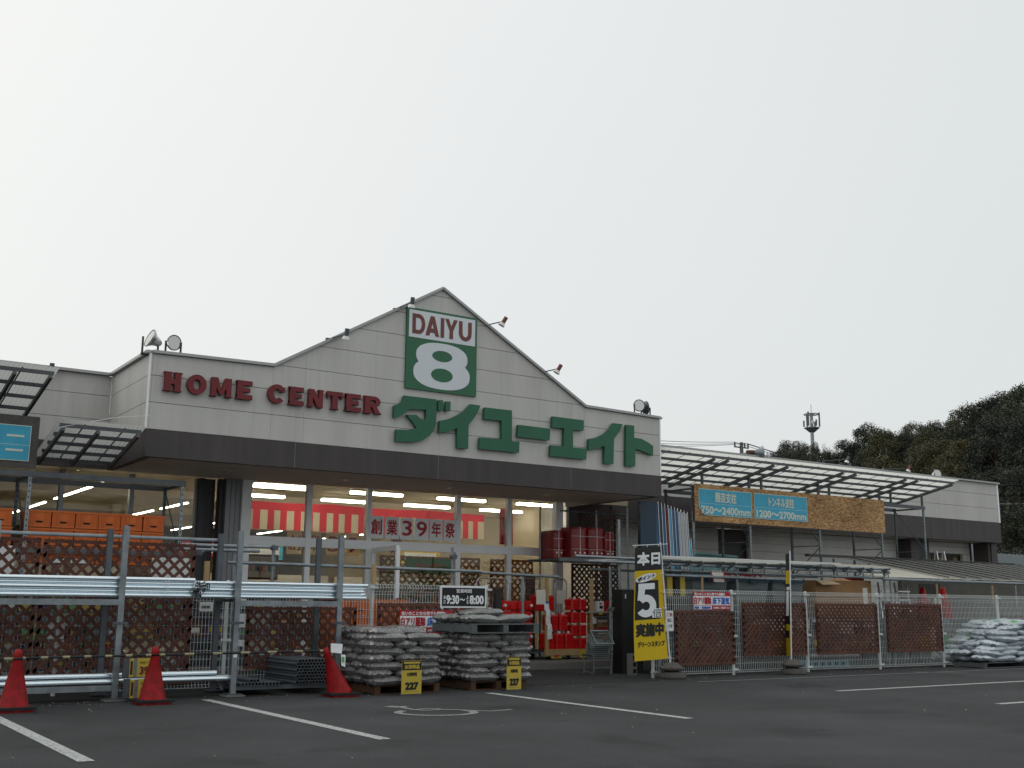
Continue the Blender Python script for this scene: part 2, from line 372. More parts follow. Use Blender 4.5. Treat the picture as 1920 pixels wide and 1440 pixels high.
def dup(o, loc, rz=0, label=None, group=None, rx=0, ry=0, sc=None):
    c_ = copy_tree(o); c_.location = loc; c_.rotation_euler = (rx, ry, rz)
    if sc: c_.scale = sc
    if label: c_['label'] = label
    if group: c_['group'] = group
    return c_
def wood_lattice(mb, p, q, z0, z1, pitch=.12, wd=.045, m='lattice', fr=.045, frame=True):
    """diagonal slat panel standing between ground points p and q"""
    p = V((p[0], p[1], 0)); q = V((q[0], q[1], 0)); W = (q-p).length; dx = (q-p)/W; nn = V((dx.y, -dx.x, 0)); H = z1-z0
    if frame:
        for a, b in (((0, fr/2), (W, fr/2)), ((0, H-fr/2), (W, H-fr/2))):
            mb.beam(p+dx*a[0]+V((0,0,z0+a[1])), p+dx*b[0]+V((0,0,z0+b[1])), .03, fr, m)
        for a in (fr/2, W-fr/2):
            mb.beam(p+dx*a+V((0,0,z0+fr+.001)), p+dx*a+V((0,0,z1-fr-.001)), fr, .028, m, up=nn)
    st = pitch*sqrt(2)
    for sgn, off in ((1, .008), (-1, -.008)):
        k = -H if sgn > 0 else 0
        lo = -H if sgn > 0 else 0; hi = W if sgn > 0 else W+H
        t_ = lo+st*.4
        while t_ < hi:
            # line x = t_ + sgn*z
            if sgn > 0: za = max(0, -t_); zb = min(H, W-t_)
            else: za = max(0, t_-W); zb = min(H, t_)
            if zb-za > .03:
                a = p+dx*(t_+sgn*za)+V((0,0,z0+za))+nn*off; b = p+dx*(t_+sgn*zb)+V((0,0,z0+zb))+nn*off
                mb.beam(a, b, wd, .012, m, up=nn)
            t_ += st
    return mb
# ================================================================== GROUND
mb = MB(); mb.quad((-150,-60,0),(400,-60,0),(400,300,0),(-150,300,0),'asphalt'); struct(mb, 'ground')
mb = MB(); mb.quad((-8,15.0,.004),(13.2,15.0,.004),(13.2,18.55,.004),(-8,18.55,.004),'asphalt_patch'); struct(mb, 'asphalt_repair')
mb = MB(); mb.box(-8, 34, 18.7, 21.05, .001, .13, 'concrete'); struct(mb, 'walkway')
mb = MB(); mb.box(-8, 34, 18.56, 18.70, .001, .14, 'concrete'); struct(mb, 'kerb')
def line(p, q, wd=.13, m='road_paint', z=.004):
    p = V((p[0],p[1],0)); q = V((q[0],q[1],0)); d = (q-p).normalized(); s_ = V((d.y,-d.x,0))*wd/2; zz = V((0,0,z))
    mb = MB(); mb.quad(p-s_+zz, p+s_+zz, q+s_+zz, q-s_+zz, m); struct(mb, 'parking_line')
line((2.37,14.7),(2.37,9.6)); line((5.12,14.85),(5.12,9.75)); line((9.04,14.05),(9.04,9.8))
line((14.0,11.86),(24.5,11.86), .12); line((14.1,9.22),(20,9.16), .12); line((13.5,14.42),(26.5,14.36), .07, 'faded_paint')
line((19.6,14.6),(20.3,13.9), .06, 'faded_paint')
def z3(x, y): return PZ(620+x/4.8, 1100+y/4.8, .005)
def ribbon(mb, pts, w0, m):
    for i in range(len(pts)-1):
        a = pts[i]; b = pts[i+1]; d = b-a
        if d.length < .01: continue
        d.normalize(); s_ = V((d.y,-d.x,0))*w0/2; z = V((0,0,.0003*(i % 3)))
        mb.quad(a-s_-d*w0*.2+z, a+s_-d*w0*.2+z, b+s_+d*w0*.2+z, b-s_+d*w0*.2+z, m)
mb = MB(); O_ = V((6.98,12.05,0))
ribbon(mb, [z3(520,1077), z3(600,1082), z3(665,1080)], .16, 'faded_paint')
ribbon(mb, [z3(640,1086), z3(745,1106), z3(850,1113), z3(1000,1104), z3(1140,1107), z3(1330,1116), z3(1450,1120), z3(1620,1105)], .07, 'faded_paint')
ribbon(mb, [z3(745,1106), z3(860,1098), z3(985,1100)], .06, 'faded_paint')
pts = [z3(950+345*cos(a), 1131-27*sin(a)) for a in [radians(150+i*12.5) for i in range(21)]]
ribbon(mb, pts, .10, 'faded_paint'); struct(mb, 'wheelchair_marking')

# ================================================================== STORE BUILDING
YF, YW = 18.55, 21.0
XL, XR = 5.15, 16.37
ZT, ZW, ZS = 5.37, 4.09, 3.66
store = thing('store_building', 'pale gabled shop building with dark brown band and lit glass front', 'building', (XL, YF, 0))
def clip(poly, f):      # keep f(p) >= 0
    out_ = []
    for i in range(len(poly)):
        a = poly[i]; b = poly[(i+1) % len(poly)]; fa, fb = f(a), f(b)
        if fa >= 0: out_.append(a)
        if (fa >= 0) != (fb >= 0):
            t_ = fa/(fa-fb); out_.append((a[0]+(b[0]-a[0])*t_, a[1]+(b[1]-a[1])*t_))
    return out_
def planks(mb, polys, y0, y1, zb, step, joints, m='siding', gap=.009):
    for poly in polys:
        xs = [p[0] for p in poly]; zmax = max(p[1] for p in poly); z = zb
        while z < zmax:
            a = clip(clip(poly, lambda p: p[1]-(z+gap/2)), lambda p: (z+step-gap/2)-p[1])
            cuts = [min(xs)]+[j for j in joints if min(xs) < j < max(xs)]+[max(xs)]
            for u, v in zip(cuts, cuts[1:]):
                if len(a) > 2:
                    c_ = clip(clip(a, lambda p: p[0]-(u+.0015)), lambda p: (v-.0015)-p[0])
                    if len(c_) > 2: mb.prism(c_, y0, y1, m)
            z += step
# gable sign front: split at the ridge so each piece is convex
P1, PK, P2 = 7.28, 10.73, 14.30
ZN, ZP = 5.41, 7.42
polys = [[(XL,ZW),(P1,ZW),(P1,ZN),(XL,ZT)], [(P1,ZW),(PK,ZW),(PK,ZP),(P1,ZN)], [(PK,ZW),(P2,ZW),(P2,ZN),(PK,ZP)], [(P2,ZW),(XR,ZW),(XR,ZT),(P2,ZN)]]
mb = MB(); planks(mb, polys, YF, YF+.05, ZW, .455, [7.9, 10.73, 13.95]); mb.build('fascia', store)
mb = MB()
for p in polys: mb.prism(p, YF+.06, YF+.25, 'siding_joint')
mb.build('fascia_backing', store)
mb = MB(); cp = [(XL-.02,ZT),(P1,ZN),(PK,ZP),(P2,ZN),(XR+.02,ZT)]
for a, b in zip(cp, cp[1:]): mb.beam((a[0],YF+.10,a[1]+.03), (b[0],YF+.10,b[1]+.03), .32, .05, 'coping')
mb.beam((XL-.02,YF,ZT+.03),(XL-.02,YW,ZT+.03), .2, .05, 'coping'); mb.beam((XR+.02,YF,ZT+.03),(XR+.02,YW+.9,ZT+.03), .2, .05, 'coping')
mb.beam((-8,YW+.05,ZT+.03),(XL-.1,YW+.05,ZT+.03), .3, .05, 'coping')
mb.beam((XR+.13,21.95,ZT+.03),(34.35,21.95,ZT+.03), .3, .05, 'coping')
mb.build('coping', store)
def sidewall(x0, x1, y0, y1, bx):
    mb = MB()
    for k in range(3): mb.box(x0, x1, y0, y1, ZW+.455*k+.0045, min(ZT, ZW+.455*k+.4505), 'siding')
    mb.box(*bx, ZW, ZT, 'siding_joint'); mb.build('side_wall', store)
sidewall(XL-.05, XL-.002, YF+.002, YW, (XL, XL+.1, YF+.26, YW)); sidewall(XR+.002, XR+.05, YF+.002, 21.9, (XR-.1, XR, YF+.26, 21.9)); sidewall(-8, XL-.052, YW, YW+.06, (-8, XL-.06, YW+.07, YW+.2))
for x in (XL-.06, XR+.03): MB().box(x, x+.03, YF-.004, YF+.03, ZW, ZT, 'white_frame').build('corner_trim', store)
mb = MB()
mb.box(XL-.03, XR+.03, YF-.03, YF+.12, ZS-.035, ZW-.004, 'brown_band'); mb.box(XL-.03, XL+.1, YF+.125, YW, ZS-.035, ZW-.004, 'brown_band')
mb.box(XR-.1, XR+.03, YF+.125, 21.9, ZS-.035, ZW-.004, 'brown_band'); mb.box(-8, XL-.04, YW-.02, YW+.1, ZS-.02, ZW-.004, 'brown_band')
for x in (7.75, 10.7, 13.9): mb.box(x, x+.006, YF-.033, YF-.031, ZS-.03, ZW-.004, 'grey_frame')
mb.build('brown_band', store)
mb = MB(); mb.box(XL+.105, XR-.105, YF+.125, 21.04, ZS-.03, ZS+.015, 'soffit')
mb.build('soffit', store)
mb = MB(); mb.box(-8, 17.6, YW+.25, 22.1, 4.6, 4.7, 'siding_joint'); mb.box(-8, 34.2, 22.12, 46, 4.6, 4.7, 'siding_joint'); mb.box(XL+.1, XR-.1, YF+.27, YW+.2, 5.2, 5.28, 'siding_joint'); mb.build('flat_roof', store)
mb = MB()
for x in (6.9, 9.3, 11.7, 14.1): MB().lathe([(.09,0),(.085,-.012),(.05,-.016)], (x, 19.7, ZS-.031), 'reflector', 14).build('downlight', store)
# interior shell
mb = MB(); mb.box(-8, 17.6, 21.3, 45, .005, .14, 'interior_floor'); mb.build('shop_floor', store)
mb = MB(); mb.box(-8, 17.7, 21.1, 45, 3.95, 4.05, 'interior'); mb.box(-8.1, -8, 21.3, 45, 0, 4, 'interior'); mb.box(-8, 34, 45, 45.1, 0, 4.6, 'interior')
mb.box(-8, 17.6, 21.12, 21.2, 3.67, 3.95, 'interior'); mb.box(17.7, 17.8, 24.5, 45, 0, 4.6, 'interior'); mb.box(17.7, 34, 23.0, 23.1, 3.5, 4.6, 'interior')
for y in (27, 32, 37): mb.box(-8, 17.6, y, y+.15, 3.75, 3.95, 'interior')
mb.build('interior_wall', store)
# glazing
def glazing(name_frame, posts, y, z0, zt, transom, m='white_frame', wd=.11):
    fr_ = MB()
    for i, x in enumerate(posts):
        fr_.box(x-wd/2, x+wd/2, y-.05, y+.07, z0, zt, m)
    for a, b in zip(posts, posts[1:]):
        fr_.box(a+wd/2, b-wd/2, y-.04, y+.06, transom[0], transom[1], m)
        fr_.box(a+wd/2, b-wd/2, y-.04, y+.06, z0, z0+.1, m)
    o = fr_.build(name_frame, store)
    for a, b in zip(posts, posts[1:]):
        g = MB(); g.box(a+wd/2, b-wd/2, y, y+.008, transom[1], zt, 'glass'); g.box(a+wd/2, b-wd/2, y, y+.008, z0+.1, transom[0], 'glass'); g.build('window_pane', store)
gp = [7.78, 9.14, 10.49, 12.66, 14.0, 15.37]
glazing('window_frame', gp, 21.0, .13, 3.63, (2.37, 2.55))
for x in (7.72, 15.3): MB().box(x, x+.19, 20.94, 21.1, .13, 3.63, 'white_frame').build('corner_post', store)
mb = MB(); mb.box(7.79, 7.83, 21.1, 22.4, .13, 3.7, 'glass'); mb.build('side_pane', store)
glazing('window_frame', [-6, -4, -2, 0, 1.6, 3.2, 4.45, 5.7, 6.95], 21.35, .13, 3.63, (.9, 1.0), 'grey_frame', .08)
mb = MB(); mb.box(6.95, 7.05, 21.2, 21.45, .13, 3.63, 'dark_frame'); mb.box(7.32, 7.40, 21.1, 21.3, .13, 3.63, 'dark_frame')
for x in (7.06, 7.14, 7.22): mb.box(x, x+.07, 21.3, 21.34, .13, 3.63, 'dark_frame')
mb.build('sliding_door', store)
mb = MB()
for x in (7.41, 7.51, 7.61): mb.box(x, x+.09, 21.0+.04*(x-7.4), 21.2, .13, 3.63, 'grey_frame')
mb.build('door_housing', store)
# open bay between the glass front and the wing
mb = MB(); mb.box(16.37, 17.7, 21.9, 22.0, 2.9, 4.09, 'brown_band'); mb.box(17.5, 17.7, 22.0, 24.5, 0, 4, 'lower_siding'); mb.build('bay_wall', store)
# wing to the right
mb = MB(); XE = 34.3
planks(mb, [[(XR+.06,ZW),(XE,ZW),(XE,ZT),(XR+.06,ZT)]], 21.9, 21.95, ZW, .455, [20, 23.6, 27.3, 30.9]); mb.box(XR+.06, XE, 21.96, 22.1, ZW, ZT, 'siding_joint')
for k in range(3): mb.box(XE, XE+.05, 21.9, 46, ZW+.455*k, min(ZT, ZW+.455*k+.446), 'siding')
mb.box(XE-.02, XE+.06, 21.88, 21.93, ZW, ZT, 'white_frame')
mb.build('wing_fascia', store)
mb = MB(); mb.box(17.7, XE+.02, 21.87, 22.05, 3.42, ZW-.004, 'brown_band'); mb.box(34.0, XE+.02, 22.06, 46, 0, ZW-.004, 'brown_band'); mb.box(17.7, 34, 22.06, 22.8, 3.43, 3.46, 'soffit')
mb.build('wing_band', store)
mb = MB()
def lower(x0, x1, holes=()):
    z = .13
    while z < 3.42:
        z1 = min(3.42, z+.225); segs = [(x0, x1)]
        for (a, b, c_, d) in holes:
            if z < d-.01 and z1 > c_+.01:
                segs = [s_ for (u, v) in segs for s_ in ((u, min(v, a)), (max(u, b), v)) if s_[1]-s_[0] > .01]
        for u, v in segs: mb.box(u, v, 22.8, 22.9, z+.004, z1-.004, 'lower_siding')
        z += .225
lower(17.7, 22.25); lower(23.45, 30.1, ()); lower(31.3, 33.9, [(31.7, 33.4, 2.3, 3.04)] and [(31.5, 33.5, 1.9, 3.0)])
mb.box(17.7, 34, 22.91, 23.0, 3.0, 3.42, 'siding_joint'); mb.box(17.7, 22.2, 22.91, 23.0, 0, 3.0, 'siding_joint'); mb.box(23.5, 31.45, 22.91, 23.0, 0, 3.0, 'siding_joint')
mb.box(33.55, 34, 22.91, 23.0, 0, 3.0, 'siding_joint'); mb.box(31.45, 33.55, 22.91, 23.0, 0, 1.9, 'siding_joint')
mb.build('wing_wall', store)
mb = MB()
for a, b in ((22.25,23.45),): mb.box(a, b, 22.95, 23.05, 0, 3.42, 'dark_frame')
mb.build('dark_doorway', store)
mb = MB()
for a, b in ((30.1,30.55),(30.55,31.3)): mb.box(a, b-.01, 22.3 if a < 30.2 else 22.5, 22.95, 0, 3.42, 'brown_band')
mb.build('pilaster', store)
MB().box(33.88, 34.25, 22.1, 22.95, 0, 3.42, 'brown_band').build('pilaster', store)
mb = MB(); mb.box(31.5, 33.5, 23.0, 23.03, 1.9, 3.0, 'tan_interior')
for x in (32.05, 32.9): mb.box(x, x+.3, 22.97, 22.99, 1.9, 3.0, 'dark_frame')
mb.box(31.5, 33.5, 22.93, 22.97, 2.96, 3.0, 'dark_frame'); mb.build('wing_window', store)
# ---- fluorescent lights
tl = thing('ceiling_light', 'double fluorescent strip light on the shop ceiling', 'ceiling light', (0,0,0), 'fluorescent lights on the shop ceiling')
mb = MB(); mb.box(-.68, .68, -.13, .13, .10, .16, 'tube_housing'); mb.build('housing', tl)
mb = MB(); mb.tube((-.66,-.07,.05),(.66,-.07,.05), .04, 'tube', 8); mb.tube((-.66,.07,.05),(.66,.07,.05), .04, 'tube', 8); mb.build('lamp_tube', tl)
first = True
for j in range(2):
    for i in range(4):
        x = 9.55+2.33*i+(0.25 if j == 1 else 0)
        if x > 17.2: continue
        lb = 'fluorescent strip light parallel to the front, %s' % ['nearest the glass front', 'in the second row behind the glass front'][j]
        if first: tl.location = (x, 23.4+2.15*j, 3.75); tl['label'] = lb; first = False
        else: dup(tl, (x, 23.4+2.15*j, 3.75), 0, lb, sc=(1, .7, .72))
def inrow(x, ys, z, lb, g):
    for y in ys: dup(tl, (x, y, z), pi/2, lb, g, sc=(1.5, .22, .32))
inrow(5.15, (22.3, 24.3, 27.2, 30.2), 3.40, 'fluorescent strip light running inward behind the orange crates', 'strip lights behind the orange crates')
inrow(7.75, (25.4, 28.0, 30.6), 3.40, 'fluorescent strip light running inward left of the sliding door', 'strip lights left of the door')
for x in (10.6, 13.4, 16.2, 19.0, 21.8): inrow(x, (28.0, 30.9, 33.8, 36.7), 3.45, 'fluorescent strip light running inward deep in the shop', 'strip lights deep in the shop')
# ---- curtain and placards
mb = MB(); n = 21; x0, x1 = 7.95, 14.3; W_ = (x1-x0)
cols = 126
for i in range(cols):
    a = x0+W_*i/cols; b = x0+W_*(i+1)/cols; ya = 22.5+.03*sin(a*9); yb = 22.5+.03*sin(b*9)
    sag = .035*abs(sin((a-x0)*1.3)); red = (i//3) % 2 == 0
    mb.quad((a,ya,3.20), (b,yb,3.20), (b,yb,3.40-sag), (a,ya,3.40-sag), 'curtain_red')
    mb.quad((a,ya,2.79), (b,yb,2.79), (b,yb,3.20), (a,ya,3.20), 'curtain_red' if red else 'curtain_cream')
solo(mb, 'striped_curtain', 'red and cream striped festival curtain hung inside behind the glass', 'curtain', (x0,22.5,2.79))
chars = '創業39年祭'; px = [692, 728, 757, 785, 806, 832]; pr = [727, 746, 777, 803, 829, 857]
xs = [PY(a,970,20.93).x for a in (692, 722, 751, 778, 806, 832, 858)]
for i, ch in enumerate(chars):
    a, b = xs[i], xs[i+1]-.025; mb = MB(); mb.box(a, b, 20.925, 20.93, 2.60, 3.06, 'paper'); 
    mb.text(ch, (a+.045, 20.925, 2.68), (b-a-.09, 0, 0), (0,0,.32), 'ink_red', .006)
    solo(mb, 'lettered_placard', 'white placard with red character %s on the upper glass' % ['"創"','"業"','"3"','"9"','"年"','"祭"'][i], 'placard', (a,20.925,2.6), 'white placards on the upper glass')
xs = [PY(a,1010,22.3).x for a in (538, 575, 612, 648, 688, 730, 770)]
for i, ch in enumerate(chars):
    a = xs[i]; b = a+.34; mb = MB(); mb.box(a, b, 22.3, 22.305, 2.28, 2.76, 'curtain_cream'); mb.text(ch, (a+.03,22.3,2.36), (.28,0,0), (0,0,.33), 'ink_red', .005)
    solo(mb, 'inner_placard', 'cream placard with red character %s hung low behind the curtain' % ['"創"','"業"','"3"','"9"','"年"','"祭"'][i], 'placard', (a,22.3,2.28), 'cream placards behind the curtain')
mb = MB(); a = PY(937,960,21.15).x; mb.box(a, a+.36, 21.15, 21.155, 2.6, 3.4, 'curtain_red'); mb.prism([(a+.18+.14*cos(t_), 3.1+.2*sin(t_)) for t_ in [i*pi/8 for i in range(16)]], 21.146, 21.149, 'yellow')
mb.prism([(a+.18+.12*cos(t_), 3.1+.18*sin(t_)) for t_ in [i*pi/8 for i in range(16)]], 21.142, 21.145, 'curtain_red')
mb.text('感謝', (a+.08,21.15,2.64), (.2,0,0), (0,0,.26), 'curtain_cream', .004, off=.01)
solo(mb, 'vertical_poster', 'tall red poster with a yellow ring inside the upper glass', 'poster', (a,21.15,2.6))

# ================================================================== SIGNS ON THE FASCIA
def trace(mb, pts, fn, y0, y1, m):
    P = [fn(*p) for p in pts]; mb.prism([(p.x, p.z) for p in P], y0, y1, m)
YS = YF-.10
z2 = lambda x, y: PY(480+x/4, 520+y/4, YS)
z3b = lambda x, y: PY(880+x/4, 560+y/4, YS)
ks = thing('katakana_sign', 'green raised katakana lettering reading ダイユーエイト under the square logo', 'sign lettering', z2(1110,1230))
def kchar(name, polys, fn):
    mb = MB()
    for i, p in enumerate(polys): trace(mb, p, fn, YS-.001*i, YF-.03, 'letter_green')
    mb.build(name, ks)
kchar('letter', [[(1112,885),(1356,915),(1352,1090),(1335,1145),(1300,1190),(1250,1222),(1190,1234),(1050,1230),(1052,1140),(1140,1144),(1185,1138),(1205,1128),(1170,1075),(1130,1030),(1202,1030),(1262,1080),(1275,1050),(1278,992),(1152,988),(1110,1025),(1070,1045),(1035,1054),(1037,960),(1075,948),(1100,925)],
    [(1370,920),(1405,922),(1403,998),(1366,995)], [(1425,930),(1460,932),(1457,1002),(1421,1000)]], z2)
kchar('letter', [[(1610,950),(1685,962),(1660,1020),(1625,1070),(1595,1105),(1592,1285),(1510,1280),(1510,1130),(1450,1155),(1375,1166),(1378,1075),(1450,1062),(1520,1030),(1575,990)]], z2)
kchar('letter', [[(115,815),(320,838),(320,1068),(377,1072),(373,1155),(75,1125),(80,1040),(243,1055),(243,915),(112,902)]], z3b)
kchar('letter', [[(368,945),(607,975),(603,1062),(362,1035)]], z3b)
kchar('letter', [[(625,882),(860,912),(857,990),(778,982),(778,1115),(882,1125),(878,1205),(607,1180),(612,1098),(708,1108),(712,972),(622,965)]], z3b)
kchar('letter', [[(1082,933),(1152,942),(1125,1000),(1085,1050),(1082,1240),(1013,1236),(1015,1105),(950,1125),(895,1133),(897,1052),(960,1040),(1020,1010),(1055,975)]], z3b)
kchar('letter', [[(1177,945),(1237,952),(1237,1043),(1290,1050),(1345,1080),(1380,1105),(1378,1178),(1320,1150),(1265,1130),(1245,1125),(1246,1258),(1175,1253)]], z3b)
# red capitals
rs = thing('capital_letter_sign', 'dark red raised capital letters reading HOME CENTER on the fascia', 'sign lettering', PY(305,736,YS))
def arc_ring(cx, cz, rx, rz, ix, iz, a0, a1, n=22):
    o = [(cx+rx*cos(radians(a0+(a1-a0)*i/n)), cz+rz*sin(radians(a0+(a1-a0)*i/n))) for i in range(n+1)]
    inn = [(cx+ix*cos(radians(a0+(a1-a0)*i/n)), cz+iz*sin(radians(a0+(a1-a0)*i/n))) for i in range(n+1)]
    return [[o[i], o[i+1], inn[i+1], inn[i]] for i in range(n)]
R4 = lambda a, b, c_, d: [(a,c_),(b,c_),(b,d),(a,d)]
LET = {
 'H': [R4(.06,.40,0,1), R4(.60,.94,0,1), R4(.38,.62,.38,.62), R4(0,.46,0,.07), R4(.54,1,0,.07), R4(0,.46,.93,1), R4(.54,1,.93,1)],
 'O': arc_ring(.5,.5,.5,.52,.19,.27,0,360),
 'M': [R4(.04,.27,0,1), R4(.73,.96,0,1), [(.04,1),(.33,1),(.56,.1),(.44,.1)], [(.96,1),(.67,1),(.44,.1),(.56,.1)], R4(0,.31,0,.07), R4(.69,1,0,.07)],
 'E': [R4(.06,.42,0,1), R4(.06,1,0,.25), R4(.06,.97,.75,1), R4(.40,.85,.39,.61), R4(0,.2,0,.07), R4(0,.2,.93,1)],
 'C': arc_ring(.52,.5,.52,.52,.19,.27,42,318)+[[(.70,.62),(.98,.62),(.98,.92),(.90,.80)]],
 'N': [R4(.05,.30,0,1), R4(.70,.95,0,1), [(.05,1),(.38,1),(.95,0),(.62,0)], R4(0,.36,0,.07), R4(.64,1,.93,1)],
 'T': [R4(.33,.67,0,1), R4(0,1,.76,1), R4(0,.13,.64,.8), R4(.87,1,.64,.8), R4(.26,.74,0,.07)],
 'R': [R4(.06,.38,0,1), R4(.36,.62,.78,1), R4(.36,.62,.38,.58), [(.45,.42),(.74,.42),(1,0),(.68,0)], R4(0,.44,0,.07), R4(0,.2,.93,1), R4(.9,1.04,0,.07)]+arc_ring(.60,.69,.36,.31,.10,.10,-90,90,10)}
boxes = [('H',305,344,696,736),('O',349,390,700,744),('M',393,438,707,749),('E',441,476,712,753),('C',501,537,719,760),('E',540,572,724,765),('N',576,609,730,768),('T',612,645,734,771),('E',646,679,739,777),('R',681,716,744,782)]
for ch, a, b, t0, t1 in boxes:
    p = PY(a+1, t1-4, YS); q = PY(b-1, t0+4, YS); zb_, zt_ = 4.745, 5.075
    mb = MB(); col = 'letter_red'
    for i, pl in enumerate(LET[ch]):
        mb.prism([(p.x+u*(q.x-p.x), zb_+v*(zt_-zb_)) for u, v in pl], YS-.0007*(i % 7), YF-.02, col)
    mb.build('letter', rs)
# square logo board
lg = thing('logo_board', 'tall green and white board with brown DAIYU and a large white 8', 'sign board', (9.92, YF, 5.36))
LX0, LX1, LZ0, LZ1 = 9.93, 11.53, 5.33, 6.94; YB = YF-.05
mb = MB(); mb.box(LX0, LX1, YB, YF-.002, LZ0, LZ1, 'logo_green'); mb.build('board', lg)
mb = MB(); mb.box(LX0+.045, LX1-.045, YB-.004, YB-.001, LZ1-.045-.545, LZ1-.045, 'logo_white'); mb.build('white_panel', lg)
DL = [('D',.115,.40,[R4(0,.27,0,1), [(.2,1),(.55,1),(.55,.80),(.2,.80)], [(.2,.2),(.55,.2),(.55,0),(.2,0)]]+arc_ring(.52,.5,.48,.5,.21,.30,-90,90,14)),
 ('A',.41,.72,[[(0,0),(.28,0),(.62,1),(.36,1)], [(1,0),(.72,0),(.38,1),(.64,1)], R4(.22,.78,.17,.38)]), ('I',.75,.83,[R4(0,1,0,1)]),
 ('Y',.85,1.14,[[(0,1),(.30,1),(.62,.42),(.38,.38)], [(1,1),(.70,1),(.38,.42),(.62,.38)], R4(.36,.64,0,.46)]), ('U',1.17,1.47,[R4(0,.28,.38,1), R4(.72,1,.38,1)]+arc_ring(.5,.40,.5,.40,.22,.20,180,360,14))]
mb = MB()
for ch, a_, b_, pls in DL:
    for i, pl in enumerate(pls): mb.prism([(LX0+a_+u*(b_-a_), LZ1-.515+v*.40) for u, v in pl], YB-.009-.0005*(i % 5), YB-.0045, 'logo_brown')
mb.build('brand_lettering', lg)
mb = MB(); cx = (LX0+LX1)/2
def ell(cx, cz, rx, rz, y, m, n=40, pw=1.0):
    pts = []
    for i in range(n):
        a = 2*pi*i/n; ca, sa = cos(a), sin(a)
        pts.append((cx+rx*math.copysign(abs(ca)**pw, ca), cz+rz*math.copysign(abs(sa)**pw, sa)))
    mb.prism(pts, y, y+.002, m)
ell(cx, 6.03, .585, .275, YB-.005, 'logo_white', pw=.86); ell(cx, 5.685, .64, .305, YB-.008, 'logo_white', pw=.86)
ell(cx, 6.045, .225, .11, YB-.012, 'logo_green'); ell(cx, 5.665, .245, .135, YB-.012, 'logo_green')
mb.build('numeral', lg)
# ================================================================== LIGHTS AND FITTINGS ON THE PARAPET
def gable_lamp(base, head, aim, label):
    t = thing('spotlight', label, 'spotlight', base, 'arm spotlights along the roof edges')
    b = V(base); h = V(head); a = V(aim).normalized()
    MB().tube(b, h, .012, 'galv_dark', 6).box(b.x-.04, b.x+.04, b.y-.03, b.y+.03, b.z-.03, b.z+.03, 'dark_frame').build('arm', t)
    mb = MB(); mb.tube(h-a*.09, h+a*.05, .042, 'galv_dark' if 'left' in label or 'white' in label else 'logo_brown', 12); mb.tube(h+a*.05, h+a*.11, .05, 'reflector', 12, r2=.075); mb.build('lamp_head', t, smooth=False)
gable_lamp(PY(741,581,18.62), PY(773,566,18.2), (0,.25,-1), 'spotlight on an arm just left of the gable peak above the logo')
gable_lamp(PY(615,637,18.62), PY(650,625,18.2), (0,.25,-1), 'spotlight on an arm low on the left gable slope')
gable_lamp(PY(911,610,18.62), PY(945,602,18.1), (-.5,.3,-1), 'spotlight sticking out over the upper right gable slope')
gable_lamp(PY(1016,698,18.62), PY(1048,691,18.1), (-.5,.3,-1), 'spotlight sticking out over the lower right gable slope')
gable_lamp(PY(1545,864,21.9), PY(1590,861,21.4), (-.3,.3,-1), 'white spotlight on a pole above the right canopy, nearer the horn speaker')
gable_lamp(PY(1660,880,21.9), PY(1705,878,21.4), (-.3,.3,-1), 'small spotlight on a pole above the far end of the right canopy')
gable_lamp(tuple(PY(84,699,21.05)), tuple(PY(97,690,20.8)), (0,.2,-1), 'small red-brown lamp on the roof edge above the left canopy')
def flood(c_, aim, label, r=.15, dish='silver'):
    t = thing('floodlight', label, 'floodlight', (c_[0], c_[1], c_[2]-.28), 'round floodlights on the parapets')
    c_ = V(c_); a = V(aim).normalized(); rot = a.to_track_quat('Z', 'Y').to_matrix().to_4x4(); rot.translation = c_
    mb = MB(); mb.lathe([(.03,-.20),(.06,-.17),(.09,-.08),(r,.0),(r+.012,.0),(r+.012,.03)], (0,0,0), dish, 22, caps=False); mb.xf(rot); mb.build('lamp_shade', t, smooth=True)
    mb = MB(); mb.lathe([(.001,.024),(r-.005,.024)], (0,0,0), 'reflector', 22, caps=False); mb.xf(rot); mb.build('lens', t)
    mb = MB(); mb.tube(c_+V((-.13,0,-.28)), c_+V((-.13,0,.02)), .018, 'dark_frame', 6); mb.tube(c_+V((.13,0,-.28)), c_+V((.13,0,.02)), .018, 'dark_frame', 6)
    mb.tube(c_+V((-.15,0,-.28)), c_+V((.15,0,-.28)), .025, 'dark_frame', 6); mb.build('bracket', t)
flood((5.13,18.72,5.66), (-.9,-.1,.35), 'floodlight turned away to the left at the left end of the parapet')
flood((5.52,18.72,5.64), (.25,-1,-.1), 'round floodlight facing the car park at the left end of the parapet', .125)
flood((15.98,18.75,5.66), (-.35,-1,.0), 'pale round floodlight facing out at the right end of the parapet', .125)
flood((16.22,18.8,5.64), (.9,-.3,.1), 'dark floodlight turned right at the very corner of the parapet', .14, 'galv_dark')
p = PY(1757,889,21.95); flood((p.x,p.y,p.z), (-.2,-1,0), 'round white floodlight on the far roof edge before the wooded hill', .14, 'white')
p = PY(1418,849,21.95); t = thing('horn_speaker', 'grey horn loudspeaker on the roof edge beside the utility pole', 'loudspeaker', (p.x-.2,p.y,p.z-.2))
rot = V((.9,-.5,0)).to_track_quat('Z','Y').to_matrix().to_4x4(); rot.translation = V((p.x-.1,p.y,p.z))
mb = MB(); mb.lathe([(.04,-.2),(.05,-.05),(.06,0),(.10,.12),(.19,.24),(.20,.25)], (0,0,0), 'galv', 20, caps=False); mb.xf(rot); mb.build('horn', t, smooth=True)
mb = MB(); mb.tube((p.x-.35,p.y,p.z-.02),(p.x-.12,p.y,p.z), .07, 'lattice', 10); mb.build('driver', t)
